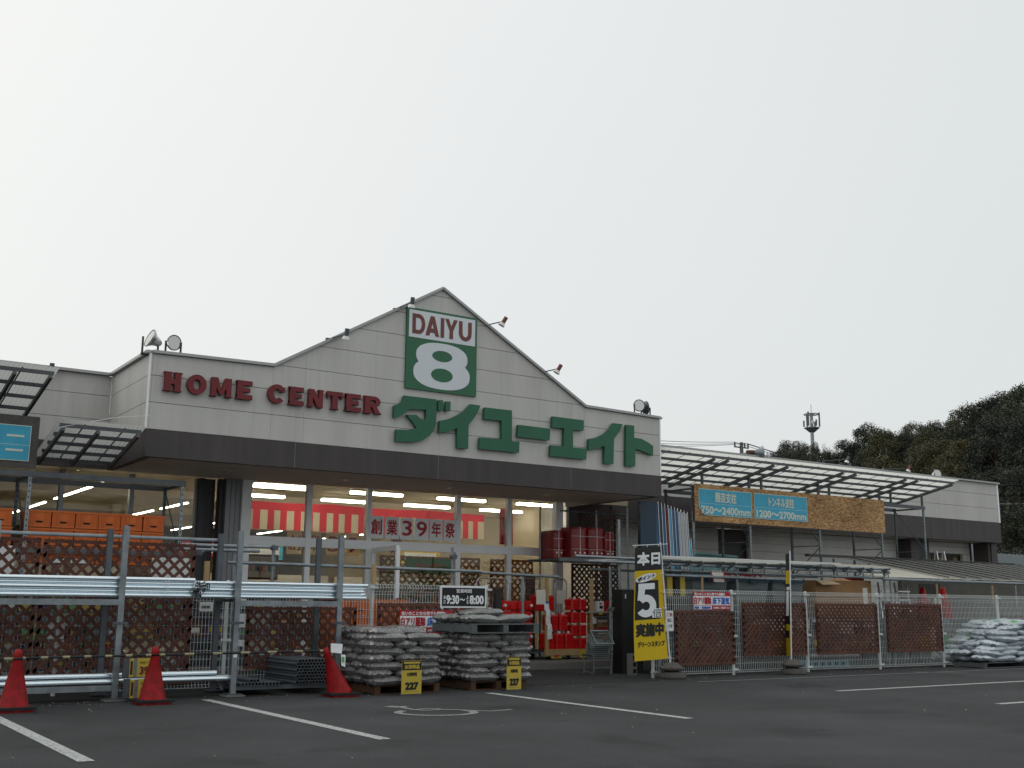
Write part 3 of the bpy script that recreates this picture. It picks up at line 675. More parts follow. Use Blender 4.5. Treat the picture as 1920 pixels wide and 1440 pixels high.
mb = MB(); mb.tube((p.x-.7,p.y,p.z-.1),(p.x-.1,p.y,p.z+.02), .015, 'galv', 6); mb.tube((p.x-.3,p.y,5.3),(p.x-.3,p.y,p.z), .02, 'galv', 6); mb.build('bracket', t)
# conduit and cable sag under the left canopy
# ================================================================== RACKS WITH TRANSLUCENT ROOFS
def angle_post(mb, x, y, z0, z1, m='galv', wd=.055, holes=True):
    mb.box(x-wd/2, x+wd/2, y-.02, y+.02, z0, z1, m)
    if holes:
        z = z0+.08
        while z < z1: mb.box(x-.008, x+.008, y-.0225, y-.021, z, z+.03, 'hole'); z += .09
def canopy_roof(name, label, x0, x1, yf, zf, yb, zb, rafters, npurl, thick=.05, seam=.62, sheet='polycarbonate'):
    t = thing(name, label, 'canopy roof', ((x0+x1)/2, (yf+yb)/2, zb))
    d = V((0,yb-yf,zb-zf)); mb = MB()
    for i in range(npurl):
        f = .015+.97*i/(npurl-1); p = V((0,yf,zf))+d*f
        mb.beam((x0,p.y,p.z+.03), (x1,p.y,p.z+.03), thick, thick*1.1, 'steel_grey')
    mb.build('purlin', t)
    for x in rafters:
        MB().beam((x,yf-.02,zf-.035), (x,yb+.02,zb-.035), thick, thick*1.3, 'steel_grey').build('rafter', t)
    mb = MB(); n = int((x1-x0)/.032); nn = V((0,-d.z,d.y)).normalized(); base = V((0,yf-.12,zf+.075+.12*abs(d.z/d.y))); e_ = V((0,yb,zb+.075))
    vs = []
    for i in range(n+1):
        x = x0-.05+(x1-x0+.1)*i/n; o_ = nn*(.006 if i % 2 else -.006)
        vs += [V((x,base.y,base.z))+o_, V((x,e_.y,e_.z))+o_]
    mb.add(vs, [(2*i, 2*i+2, 2*i+3, 2*i+1) for i in range(n)], sheet)
    mb.build('roof_sheet', t)
    mb = MB(); x = x0+seam*.6
    while x < x1:
        mb.beam((x,yf,zf+.063), (x,yb,zb+.063), .022, .006, 'galv_dark'); x += seam
    mb.build('sheet_seam', t)
    return t
def steel_rack(label, xs, yf, yr, ztop, beams, loc_label, braces=True, extra=None):
    t = thing('steel_rack', label, 'storage rack', ((xs[0]+xs[-1])/2, (yf+yr)/2, 0))
    for x in xs:
        for y in (yf, yr):
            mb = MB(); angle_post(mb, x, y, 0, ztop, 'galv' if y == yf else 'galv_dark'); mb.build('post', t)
    mb = MB()
    for z in beams:
        for y in (yf-.03, yr+.03): mb.box(xs[0]-.04, xs[-1]+.04, y-.012, y+.012, z-.06, z+.03, 'steel_grey')
        for x in xs: mb.box(x-.02, x+.02, yf+.02, yr-.02, z-.05, z-.005, 'galv_dark')
    mb.build('shelf_beam', t)
    if braces:
        for x in xs:
            MB().tube((x,yf+.02,ztop-1.2),(x,yr-.02,ztop-.1), .013, 'galv_dark', 5).build('brace', t); MB().tube((x,yf+.02,ztop-1.3),(x,yr-.02,ztop-2.0), .013, 'galv_dark', 5).build('brace', t)
            MB().tube((x,yf+.02,ztop-1.25),(x,yr-.02,ztop-1.25), .013, 'galv_dark', 5).build('brace', t)
    return t
XRk = [18.33, 20.22, 22.75, 25.23, 27.1]
steel_rack('tall steel rack standing against the wing under the long translucent roof', XRk, 19.6, 20.55, 4.08, [4.05, 1.1], '')
canopy_roof('canopy_roof', 'long translucent corrugated roof propped on the right-hand rack', 16.46, 27.34, 18.7, 4.66, 20.75, 4.22, [16.5, 18.2, 18.64, 20.16, 20.65, 22.68, 23.17, 25.19, 25.68, 27.2], 6)
t = thing('roof_support', 'short steel struts between the right-hand rack and its roof', 'struts', (18.6,19.6,4.09))
for x in (18.64, 20.22, 20.65, 22.75, 23.17, 25.2, 25.68, 27.05): MB().box(x-.025, x+.025, 19.56, 19.61, 4.09, 4.42, 'steel_grey').build('strut', t)
# board with blue signs
bd = solo(MB().box(18.31, 25.27, 19.50, 19.52, 3.25, 4.14, 'osb'), 'chipboard_panel', 'long weathered chipboard panel fixed along the right-hand rack', 'board', (18.31,19.5,3.25))
def blue_sign(x0, x1, z0, z1, y, l1, l2, label, cut=False, sx=.3):
    t = thing('blue_sign', label, 'sign', (x0, y, z0), 'blue size signs on the chipboard')
    mb = MB(); cc = .17 if cut else 0
    poly = [(x0+cc*1.1,z0),(x1,z0),(x1,z1),(x0,z1)]+([(x0,z0+cc)] if cut else [])
    mb.prism(poly, y-.012, y, 'sign_text')
    ins = [(x0+cc*1.1+.01,z0+.012),(x1-.012,z0+.012),(x1-.012,z1-.012),(x0+.012,z1-.012)]+([(x0+.012,z0+cc+.01)] if cut else [])
    mb.prism(ins, y-.015, y-.013, 'sign_blue'); mb.box(x0+.012, x1-.012, y-.0165, y-.0155, z0+(z1-z0)*.44, z0+(z1-z0)*.44+.006, 'sign_text'); mb.build('board', t)
    mb = MB(); W_ = x1-x0; H = z1-z0
    if l1: mb.text(l1, (x0+W_*sx,y-.0155,z0+H*.50), (W_*(1-2*sx),0,0), (0,0,H*.40), 'sign_text', .007, off=.004)
    if l2 == 'ー':
        for f in (.26, .66): mb.box(x1-.36, x1-.10, y-.022, y-.017, z0+H*f, z0+H*f+.035, 'sign_text')
    else: mb.text(l2, (x0+W_*.03,y-.0155,z0+H*.05), (W_*.94,0,0), (0,0,H*.30), 'sign_text', .009, off=.004)
    mb.build('lettering', t)
blue_sign(18.42, 20.18, 3.40, 4.03, 19.49, '園芸支柱', '750〜2400mm', 'blue sign reading 750〜2400mm with a torn lower left corner', True)
blue_sign(20.27, 22.18, 3.40, 4.03, 19.49, 'トンネル支柱', '1200〜2700mm', 'blue sign reading 1200〜2700mm in the middle of the chipboard', False, .26)
# left racks
lr = steel_rack('steel rack of orange crates under the low left canopy', [1.0, 3.47, 5.93], 19.0, 20.0, 3.30, [3.27, 2.07, 1.0], '')
canopy_roof('canopy_roof', 'low translucent canopy roof tucked under the left end of the fascia', 3.67, 4.92, 18.1, 3.93, 19.75, 3.56, [3.72, 4.25, 4.87], 5, sheet='dull_polycarbonate')
canopy_roof('canopy_roof', 'higher translucent canopy roof at the left edge of the photo', .2, 3.52, 18.1, 4.73, 20.4, 4.28, [.3, 1.2, 2.1, 2.95, 3.47], 5, sheet='dull_polycarbonate')
solo(MB().box(.6, 3.53, 18.93, 18.95, 3.33, 4.17, 'stone'), 'weathered_board', 'grey weathered board behind the blue sign at the left edge', 'board', (.6,18.93,3.33))
blue_sign(1.0, 3.41, 3.44, 4.01, 18.92, '', 'ー', 'blue sign on the weathered board at the left edge', False, .55)
mb = MB(); mb.path([(3.66,18.0,3.9),(4.1,18.2,4.05),(4.6,18.35,4.2),(5.14,18.5,4.3)], .006, 'paper', 4); 
solo(mb, 'thin_cord', 'pale cord running up from the low left canopy to the fascia', 'cord', (3.66,18.0,3.9))
# orange crates
cr = thing('orange_crate', '', 'crate', (0,0,0), 'orange crates on the left rack')
mb = MB(); a, d_, h = .175, .27, .27
for z0, z1, e_ in ((0,.03,.0),(.24,.27,.008)): mb.box(-a-e_, a+e_, -d_-e_, -d_+.015, z0, z1, 'orange'); mb.box(-a-e_, a+e_, d_-.015, d_+e_, z0, z1, 'orange'); mb.box(-a-e_, -a+.015, -d_+.016, d_-.016, z0, z1, 'orange'); mb.box(a-.015, a+e_, -d_+.016, d_-.016, z0, z1, 'orange')
mb.box(-a, a, -d_+.004, -d_+.012, .03, .24, 'orange'); mb.box(-a, a, d_-.012, d_-.004, .03, .24, 'orange'); mb.box(-a+.002, -a+.01, -d_+.02, d_-.02, .03, .24, 'orange'); mb.box(a-.01, a-.002, -d_+.02, d_-.02, .03, .24, 'orange')
for x in (-.165,-.12,-.085,.085,.12,.165): mb.box(x-.006, x+.006, -d_-.006, -d_+.003, .03, .24, 'orange')
mb.box(-a+.02, a-.02, -d_+.02, d_-.02, .01, .02, 'orange'); mb.build('shell', cr)
mb = MB(); mb.prism([(-.055,.10),(.055,.10),(.045,.155),(-.045,.155)], -d_-.009, -d_+.003, 'orange'); mb.build('label_plate', cr)
mb = MB(); mb.box(-.05, .05, -d_-.0075, -d_+.003, .075, .096, 'hole'); mb.build('handle_slot', cr)
rowname = ['bottom', 'middle', 'top']
for r_ in range(3):
    for i in range(8):
        x = 3.68+.362*i if i < 6 else (3.10-.362*(i-6)); lb = 'orange crate in the %s row, %s' % (rowname[r_], ['first after the rack post','second from the rack post','third from the rack post','fourth from the rack post','fifth from the rack post','last by the right rack post','just left of the rack post','at the photo edge'][i])
        z = 1.86+.282*r_
        if r_ == 0 and i == 0: cr.location = (x, 19.32, z); cr['label'] = lb
        else: dup(cr, (x+random.uniform(-.006,.006), 19.32, z), 0, lb)
# ================================================================== PIPE RACK AT THE FRONT
t = thing('pipe_rack', 'grey steel pipe rack in front of the left fence with tall uprights', 'pipe rack', (4.8,15.6,0))
for i, x in enumerate((2.45, 4.03, 5.61, 7.16)):
    for y in (15.2, 16.0):
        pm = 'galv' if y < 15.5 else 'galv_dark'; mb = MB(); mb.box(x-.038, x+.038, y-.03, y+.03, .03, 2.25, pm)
        mb.box(x-.11, x+.11, y-.10, y+.10, .025, .04, 'galv_dark'); mb.build('upright', t)
    mb = MB(); mb.box(x-.14, x+.13, 15.04, 15.32, .0, .024, 'concrete'); mb.build('foot_block', t)
for x0, x1 in ((2.45,4.03),(5.61,7.16)):
    MB().box(x0+.04, x1-.04, 15.17, 15.21, 1.215, 1.29, 'galv').build('cross_beam', t)
MB().box(2.49, 3.99, 15.18, 15.22, .13, .20, 'galv').build('cross_beam', t)
MB().box(5.65, 7.12, 15.18, 15.22, .08, .13, 'galv_dark').build('cross_beam', t)
for x in (2.45, 4.03, 5.61, 7.16):
    MB().box(x-.10, x+.10, 15.15, 15.169, .97, 1.0, 'galv_dark').build('clamp_plate', t)
    for z in (1.27, .16): MB().box(x-.03, x+.03, 15.232, 15.968, z, z+.04, 'galv_dark').build('support_arm', t)
MB().box(7.13, 7.19, 15.16, 15.168, .62, .65, 'paper').build('sticker', t); MB().box(5.585, 5.635, 15.16, 15.168, .52, .56, 'paper').build('sticker', t)
def bundle(x0s, x1, y0, z0, r_, rows, cols, m, name, label, group, jit=0):
    k = 0; first = None
    for rr_ in range(rows):
        for cc in range(cols-(rr_ % 2)):
            y = y0+r_+cc*2*r_*1.02+(r_ if rr_ % 2 else 0); z = z0+r_+rr_*r_*1.76
            xa = x0s+random.uniform(-jit, jit); xb = x1+random.uniform(-jit, jit)
            mb = MB(); mb.tube((0,0,0), (xb-xa,0,0), r_, m, 12, caps=False); mb.tube((0,0,0), (xb-xa,0,0), r_*.88, 'galv_dark', 10, caps=False)
            o = mb.build(name, None, smooth=True); o.location = (xa, y, z); tag(o, label % ['bottom','second','third','fourth','top'][min(rr_, 4)], 'pipe', group)
bundle(2.50, 5.02, 15.24, 1.315, .030, 5, 7, 'bright_pipe', 'steel_pipe', 'bright galvanised pipe in the %s row of the left bundle on the rack', 'galvanised pipes on the left of the rack', .02)
bundle(5.12, 7.60, 15.24, 1.315, .026, 5, 8, 'bright_pipe', 'steel_pipe', 'bright galvanised pipe in the %s row of the right bundle on the rack', 'galvanised pipes on the right of the rack', .07)
for k in range(4):
    mb = MB(); x1 = (5.66, 5.42, 5.62, 5.40)[k]; r_ = .038; xa = 1.2 if k < 2 else 1.6
    mb.tube((0,0,0), (x1-xa,0,0), r_, 'bright_pipe', 14, caps=False); mb.tube((0,0,0), (x1-xa,0,0), r_*.9, 'galv_dark', 10, caps=False)
    o = mb.build('large_pipe', None, smooth=True); o.location = (xa, 15.27+.08*k, .24+(.07 if k == 1 else 0)); tag(o, 'thick bright pipe lying low on the rack behind the cones', 'pipe', 'thick pipes low on the rack')
# clamps (small coupler pile) between the two bundles
mb = MB()
for i in range(16):
    x = 4.98+.028*(i % 9)+random.uniform(-.01,.01); z = 1.34+.05*(i//3) if i < 9 else 1.34+.045*(i % 4)
    mb.beam((x,15.22,z-.01),(x,15.22,z+.08), .012, .012, 'galv_dark'); mb.beam((x-.03,15.21,z+.07),(x+.03,15.21,z+.07), .01, .01, 'silver')
solo(mb, 'wire_hooks', 'tangle of dark wire hooks between the two pipe bundles', 'hooks', (4.98,15.2,1.32))
mb = MB(); mb.path([(4.6,15.2,1.62),(4.61,15.19,1.5),(4.62,15.2,1.36)], .003, 'paper', 4); mb.path([(4.65,15.2,1.62),(4.64,15.19,1.5),(4.66,15.2,1.36)], .003, 'paper', 4)
solo(mb, 'plastic_tie', 'thin white tie looped round the left pipe bundle', 'tie', (4.6,15.2,1.36))
# grey pvc tubes lying front to back in the right bay
def pvc(x0, z0, cols, rows, y0, ln, label, group, r_=.024):
    for a in range(rows):
        for b in range(cols-(a % 2 if rows < 3 else 0)):
            x = x0+r_+b*2*r_*1.04+(r_ if a % 2 else 0); z = z0+r_+a*r_*1.78; dy = random.uniform(-.012,.012)
            mb = MB(); mb.tube((0,0,0),(0,ln,0), r_, 'pvc', 12, caps=False); mb.tube((0,0,0),(0,ln,0), r_*.86, 'hole', 12, caps=False)
            for q in range(12):
                a0 = 2*pi*q/12; a1 = 2*pi*(q+1)/12
                mb.quad((r_*cos(a0),0,r_*sin(a0)),(r_*cos(a1),0,r_*sin(a1)),(r_*.86*cos(a1),0,r_*.86*sin(a1)),(r_*.86*cos(a0),0,r_*.86*sin(a0)), 'galv')
            o = mb.build('plastic_tube', None, smooth=True); o.location = (x, y0+dy, z); tag(o, label, 'tube', group)
pvc(5.70, .135, 12, 1, 15.12, 1.6, 'grey plastic tube in the flat bottom row left of the tall tube pile', 'grey tubes in the flat row')
pvc(5.82, .18, 3, 1, 15.12, 1.6, 'grey plastic tube resting on top of the flat row', 'grey tubes resting on the flat row')
pvc(6.50, .135, 10, 8, 15.12, 1.6, 'grey plastic tube in the tall pile with round open ends', 'grey tubes in the tall pile')
# scaffold rail above the fence
def rail_thing(name, label, segs, posts, loc, clamps=()):
    t = thing(name, label, 'scaffold rail', loc)
    for a, b in segs: MB().tube(a, b, .026, 'galv', 10).build('rail', t)
    for a, b in posts: MB().tube(a, b, .026, 'galv', 10).build('post', t)
    for c_ in clamps:
        c_ = V(c_); MB().box(c_.x-.045, c_.x+.045, c_.y-.05, c_.y+.05, c_.z-.035, c_.z+.035, 'galv_dark').tube(c_+V((-.07,-.03,.02)), c_+V((.07,-.03,.02)), .012, 'galv', 6).build('clamp', t)
    return t
rail_thing('scaffold_rail', 'long horizontal scaffold tube above the lattice at the far left', [((1.2,16.05,2.145),(5.57,16.05,2.155))], [], (3.4,16.05,2.1))
rail_thing('scaffold_rail', 'scaffold tube running above the fence in front of the glass doors', [((5.9,16.5,1.86),(10.45,16.5,1.825)), ((5.2,16.55,2.10),(6.66,16.55,2.11)), ((5.2,16.5,2.03),(6.4,16.5,2.04)), ((10.3,16.9,1.83),(12.9,17.6,1.80))],
   [((6.66,16.58,0),(6.66,16.58,2.15)), ((9.9,16.58,0),(9.9,16.58,2.22)), ((6.05,16.6,0),(6.05,16.6,2.1)), ((11.9,17.35,0),(11.9,17.35,1.9))], (8,16.5,0), [(6.66,16.55,2.1),(9.9,16.55,2.06),(5.45,16.5,1.98)])
# ================================================================== MESH FENCES
def mesh_fence(label, x0, x1, y, h, posts, loc, lean=0):
    t = thing('mesh_fence', label, 'fence', loc)
    for x in posts:
        mb = MB(); mb.tube((x,y+.03,0),(x,y+.03,h-.02), .030, 'white_wire', 10); mb.lathe([(.031,0),(.031,.02),(.01,.035)], (x,y+.03,h-.02), 'white_wire', 10); mb.build('post', t)
        for z in (.10, .72, h-.06):
            MB().box(x-.075, x+.075, y-.03, y+.005, z-.018, z+.018, 'white_wire').build('clamp', t)
    ps = [x0]+[p for p in posts if x0+.05 < p < x1-.05]+[x1]
    for a, b in zip(ps, ps[1:]):
        mb = MB(); n = max(1, round((b-a-.03)/.05)); r_ = .0028
        def wr(p, q): mb.beam(p, q, r_*2, r_*2, 'white_wire')
        for i in range(n+1):
            x = a+.015+(b-a-.03)*i/n
            pts = [(x,y-.03,.05),(x,y,.09),(x,y,h-.12),(x,y-.045,h-.06),(x,y,h-.005)]
            for u, v in zip(pts, pts[1:]): wr(u, v)
        zs = [.05, .09]+[.09+.12*k for k in range(1, int((h-.2)/.12)+1)]+[h-.12]
        for z in zs: mb.beam((a+.01,y+.004 if z > .06 else y-.03,z),(b-.01,y+.004 if z > .06 else y-.03,z), .005, .005, 'white_wire')
        mb.beam((a+.01,y-.045,h-.06),(b-.01,y-.045,h-.06), .006, .006, 'white_wire'); mb.beam((a+.01,y,h-.005),(b-.01,y,h-.005), .006, .006, 'white_wire')
        mb.build('mesh_panel', t)
    return t
mesh_fence('white wire mesh fence left of the entrance behind the pipe rack', -1.5, 10.44, 16.3, 1.575, [-.6, 1.45, 3.52, 5.87, 8.27, 10.44], (4,16.3,0))
mesh_fence('white wire mesh fence running right from the black banner', 13.56, 29.9, 15.6, 1.565, [13.56, 15.56, 17.62, 19.83, 22.0, 24.15, 26.3, 28.4], (20,15.6,0))
# wooden lattices on the fences
def lat(p, q, z0, z1, label, m='lattice', pitch=.12, wd=.045):
    mb = MB(); wood_lattice(mb, p, q, z0, z1, pitch, wd, m)
    return solo(mb, 'wooden_lattice', label, 'lattice', (p[0],p[1],z0))
lat((2.2,16.235),(3.18,16.235), .15, 2.10, 'tall brown lattice panel at the left edge behind the pipes', pitch=.125, wd=.044)
lat((3.22,16.235),(5.32,16.235), .12, 2.09, 'wide brown lattice panel behind the left pipe bundle', pitch=.12, wd=.044)
lat((6.15,16.235),(7.95,16.235), .30, 1.20, 'brown lattice panel above the grey plastic tubes', pitch=.115, wd=.042)
lat((8.32,16.22),(10.38,16.22), .12, 1.27, 'brown lattice panel carrying the red and white notice by the bag stacks', pitch=.115, wd=.042)
lat((14.02,15.535),(15.5,15.535), .20, 1.18, 'brown lattice on the right fence next to the black banner', pitch=.086, wd=.040)
lat((15.74,15.535),(17.50,15.535), .34, 1.34, 'second brown lattice on the right fence behind the slim banner', pitch=.086, wd=.040)
lat((17.82,15.535),(19.70,15.535), .34, 1.34, 'third brown lattice on the right fence below the cardboard boxes', pitch=.09, wd=.036)
lat((20.0,15.535),(21.88,15.535), .35, 1.35, 'reddest brown lattice on the right fence, nearest the white sacks', pitch=.086, wd=.040)
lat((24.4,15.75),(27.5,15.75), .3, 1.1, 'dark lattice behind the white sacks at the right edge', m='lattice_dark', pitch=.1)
# notices
def notice(x0, x1, z0, z1, y, label):
    t = thing('notice_board', label, 'notice', (x0, y, z0)); W_ = x1-x0; H = z1-z0; h = x0+W_*.49
    mb = MB(); mb.box(x0, x1, y, y+.008, z0, z1, 'ink_red'); mb.box(x0+.01, x1-.01, y-.002, y, z0+H*.26, z0+H*.76, 'paper'); mb.box(x0+.01, h, y-.004, y-.0025, z0+.01, z0+H*.23, 'paper'); mb.build('board', t)
    mb = MB(); mb.text('住いのことなら何でも相談!!', (x0+.03,y,z0+H*.79), (W_*.82,0,0), (0,0,H*.17), 'paper', .002, off=.003)
    mb.text('白アリ駆除', (x0+.02,y,z0+H*.30), (W_*.46,0,0), (0,0,H*.42), 'ink_red', .004, off=.006)
    mb.text('床下湿気', (x0+W_*.51,y,z0+H*.30), (W_*.46,0,0), (0,0,H*.42), 'ink_blue', .004, off=.006)
    mb.text('相談・見積無料', (x0+.02,y,z0+H*.05), (W_*.44,0,0), (0,0,H*.15), 'ink_blue', .002, off=.008)
    mb.text('お気軽にご相談下さい', (x0+W_*.52,y,z0+H*.06), (W_*.45,0,0), (0,0,H*.12), 'paper', .001, off=.008); mb.build('lettering', t)
notice(14.45, 15.40, 1.20, 1.53, 15.50, 'red and white termite notice wired to the top of the right fence')
notice(8.66, 9.66, .80, 1.16, 16.12, 'red and white termite notice half hidden behind the gravel bags')
t = thing('hours_sign', 'black opening hours sign reading 9:30〜8:00 on the left fence', 'sign', (9.42,16.2,1.21))
MB().box(9.46, 10.36, 16.2, 16.225, 1.205, 1.565, 'paper').build('frame', t)
MB().box(9.49, 10.33, 16.193, 16.199, 1.235, 1.535, 'black').build('panel', t)
mb = MB(); mb.text('営業時間', (9.76,16.192,1.45), (.30,0,0), (0,0,.065), 'paper', .001); mb.text('9:30', (9.565,16.192,1.265), (.25,0,0), (0,0,.15), 'paper', .006); mb.text('〜', (9.83,16.192,1.32), (.10,0,0), (0,0,.04), 'paper', .004); mb.text('8:00', (10.02,16.192,1.265), (.28,0,0), (0,0,.15), 'paper', .006)
for (x_, z_, c_) in ((9.51,1.345,'あ'),(9.51,1.27,'さ'),(9.955,1.345,'よ'),(9.955,1.27,'る')): mb.text(c_, (x_,16.192,z_), (.045,0,0), (0,0,.062), 'paper', .001)
mb.build('lettering', t)
mb = MB(); mb.box(13.80, 13.99, 15.54, 15.548, .82, 1.18, 'paper'); mb.text('ご自', (13.83,15.54,1.08), (.13,0,0), (0,0,.07), 'ink_red', .001); mb.text('由に', (13.83,15.54,.98), (.13,0,0), (0,0,.07), 'black', .001); mb.text('どうぞ', (13.83,15.54,.88), (.13,0,0), (0,0,.06), 'black', .001)
solo(mb, 'paper_notice', 'small white paper notice on the fence right beside the banner pole', 'notice', (13.8,15.54,.82))
# ================================================================== CONES, BAR, PRICE BOXES
def cone(name, label, loc, lean=(0,0), sticker=False):
    t = thing(name, label, 'traffic cone', loc, 'red traffic cones in front of the racks')
    mb = MB(); mb.lathe([(.185,.03),(.165,.07),(.045,.60),(.050,.61),(.048,.66),(.035,.70),(.008,.705)], (loc[0],loc[1],0), 'cone_red', 28)
    if lean != (0,0):
        mx_ = Matrix.Translation(V(loc)) @ Matrix.Rotation(lean[0], 4, 'Y') @ Matrix.Rotation(lean[1], 4, 'X') @ Matrix.Translation(-V(loc)); mb.xf(mx_)
    mb.build('cone_body', t, smooth=True)
    MB().box(loc[0]-.19, loc[0]+.19, loc[1]-.19, loc[1]+.19, .0, .03, 'cone_red').build('base', t)
    mb = MB(); mb.box(loc[0]-.22, loc[0]+.22, loc[1]-.22, loc[1]+.22, .0315, .06, 'rubber'); mb.build('weight', t)
    return t
cone('traffic_cone', 'red traffic cone at the left edge of the photo', (2.66,14.3,0))
cone('traffic_cone', 'red traffic cone in front of the yellow price boxes', (4.33,14.55,0))
cn = cone('traffic_cone', 'leaning red traffic cone with a paper cap beside the gravel bags', (6.90,14.5,0), (-.37, .02))
mb = MB()
mb.quad((6.70,14.43,.60),(6.86,14.42,.58),(6.88,14.44,.71),(6.70,14.44,.72), 'paper'); mb.quad((6.70,14.44,.72),(6.70,14.56,.70),(6.86,14.56,.68),(6.88,14.44,.71), 'paper')
mb.quad((6.86,14.42,.42),(6.92,14.42,.40),(6.93,14.44,.56),(6.86,14.44,.57), 'paper'); mb.quad((6.865,14.415,.47),(6.905,14.415,.46),(6.91,14.43,.53),(6.87,14.43,.54), 'light_green')
mb.build('paper_cap', cn)
def warnbar(p, q, label):
    p = V(p); q = V(q); n = 13; t = thing('cone_bar', label, 'barrier bar', p, 'striped bars between the cones'); mb = MB()
    for i in range(n*3):
        a_ = i/(n*3); mb.tube(p+(q-p)*a_, p+(q-p)*(a_+1/(n*3)), .015 if i % 6 > 1 else .0165, 'black' if i % 6 > 1 else 'bar_stripe', 10, caps=False)
    mb.build('bar', t)
    for c_ in (p, q):
        mb = MB(); mb.lathe([(.054,-.012),(.062,0),(.054,.012)], tuple(c_), 'black', 16, caps=False); mb.build('ring', t)
warnbar((2.66,14.3,.60), (4.33,14.55,.60), 'black and yellow bar between the left and middle cones')
warnbar((4.33,14.55,.60), (6.75,14.5,.62), 'black and yellow bar between the middle and leaning cones')
warnbar((.7,14.2,.6), (2.66,14.3,.595), 'black and yellow bar leaving the left edge of the photo')
def price_box(loc, txt, label, stack):
    t = thing('price_holder', label, 'price holder', loc, 'yellow price holders behind the middle cone'); x, y, z = loc
    mb = MB(); mb.box(x, x+.07, y, y+.07, z, z+.235, 'galv_dark'); mb.build('wire_post', t)
    mb = MB(); mb.box(x+.071, x+.12, y-.01, y+.05, z+.0, z+.23, 'yellow'); mb.box(x+.121, x+.165, y-.012, y+.04, z+.0, z+.23, 'galv'); mb.box(x+.166, x+.42, y-.005, y+.02, z+.0, z+.235, 'yellow')
    mb.box(x+.08, x+.11, y-.013, y-.011, z+.03, z+.2, 'lattice_dark'); mb.build('card', t)
    mb = MB(); mb.text(txt, (x+.20,y-.007,z+.03), (.18,0,0), (0,0,.10), 'letter_red' if stack else 'black', .004); mb.text('単管パイプ', (x+.2,y-.007,z+.165), (.18,0,0), (0,0,.03), 'black'); mb.build('lettering', t)
price_box((4.06,14.95,.31), '397', 'upper yellow price card reading 397 behind the middle cone', True)
price_box((4.08,14.93,.05), '83', 'lower yellow price card behind the middle cone', False)
# ================================================================== BAGS
def bag_mesh(name, L_, W_, H, m, seed, stripes=None):
    rng = random.Random(seed); nx, ny = 18, 12; mb = MB(); vs = []; off = V((rng.random()*30, rng.random()*30, 0))
    for side in (1, -1):
        for j in range(ny+1):
            for i in range(nx+1):
                u = -1+2*i/nx; v = -1+2*j/ny
                e_ = max(0, 1-abs(u)**4.5)**.42*max(0, 1-abs(v)**4)**.42
                nz = noise.noise(V((u*2.2, v*1.8, side*3))+off)*.22+noise.noise(V((u*6, v*5, side*5))+off)*.10
                z = side*H/2*(e_*(1+nz*1.3))+noise.noise(V((u*1.2, v*1.2, 9))+off)*H*.10
                sx = 1-.05*abs(v)**2+.02*noise.noise(V((v*3, 0, side))+off); sy = 1-.10*abs(u)**3
                if abs(u) > .96: z += .01*sin(v*9+seed)
                vs.append((u*L_/2*sx, v*W_/2*sy, z+H/2))
    n1 = (nx+1)*(ny+1); fs = []; ms = []
    for s_ in (0, 1):
        for j in range(ny):
            for i in range(nx):
                a = s_*n1+j*(nx+1)+i; q = (a, a+1, a+nx+2, a+nx+1); fs.append(q if s_ == 0 else q[::-1])
    mb.add(vs, fs, m)
    if stripes:
        mi = mb.mi(stripes)
        for k, f in enumerate(mb.f):
            i = k % nx; j = (k//nx) % ny
            if (2 <= i <= 6 and 1 <= j <= 3) or (10 <= i <= 15 and 8 <= j <= 9): mb.m[k] = mi
    me = bpy.data.meshes.new(name); me.from_pydata(mb.v, [], mb.f)
    for q in mb.ms: me.materials.append(MT[q])
    me.polygons.foreach_set('material_index', mb.m); me.polygons.foreach_set('use_smooth', [True]*len(mb.f)); me.update(); return me
GB = [bag_mesh('gravel_bag', .56, .38, .135, 'gravel_bag', s_) for s_ in range(6)]
SB = [bag_mesh('sand_bag', .58, .40, .135, 'sand_bag', 20+s_) for s_ in range(4)]
WB = [bag_mesh('white_sack', .66, .42, .13, 'white_bag', 40+s_, 'galv_dark') for s_ in range(5)]+[bag_mesh('white_sack', .66, .42, .13, 'white_bag', 60+s_, 'light_green') for s_ in range(2)]
def bag(name, me, loc, rz, label, cat, group, tilt=(0,0)):
    o = bpy.data.objects.new(name, me); C.objects.link(o); o.location = loc; o.rotation_euler = (tilt[0], tilt[1], rz); return tag(o, label, cat, group)
ordn = ['bottom','second','third','fourth','fifth','sixth','seventh','top']
def stack(x0, y0, layers, dz, z0, which, label, group, wX=1.17, wY=1.12, top=None):
    for k in range(layers):
        n = 0
        if k % 2 == 0:   # two long bags across, three deep
            spots = [(x0+.29+.58*i, y0+.19+.375*j, 0) for i in range(2) for j in range(3)]
        else:            # turned: three across, two deep
            spots = [(x0+.20+.385*i, y0+.28+.565*j, pi/2) for i in range(3) for j in range(2)]
        for x, y, r_ in spots:
            if top and k == layers-1 and not top(x-x0, y-y0): continue
            bag('gravel_bag' if which is GB else 'sand_bag', random.choice(which), (x+random.uniform(-.02,.02), y+random.uniform(-.02,.02), z0+dz*k+random.uniform(-.005,.006)), r_+random.uniform(-.05,.05)+(pi if random.random() < .5 else 0),
                label % ordn[k], 'bag', group, (random.uniform(-.03,.03), random.uniform(-.03,.03)))
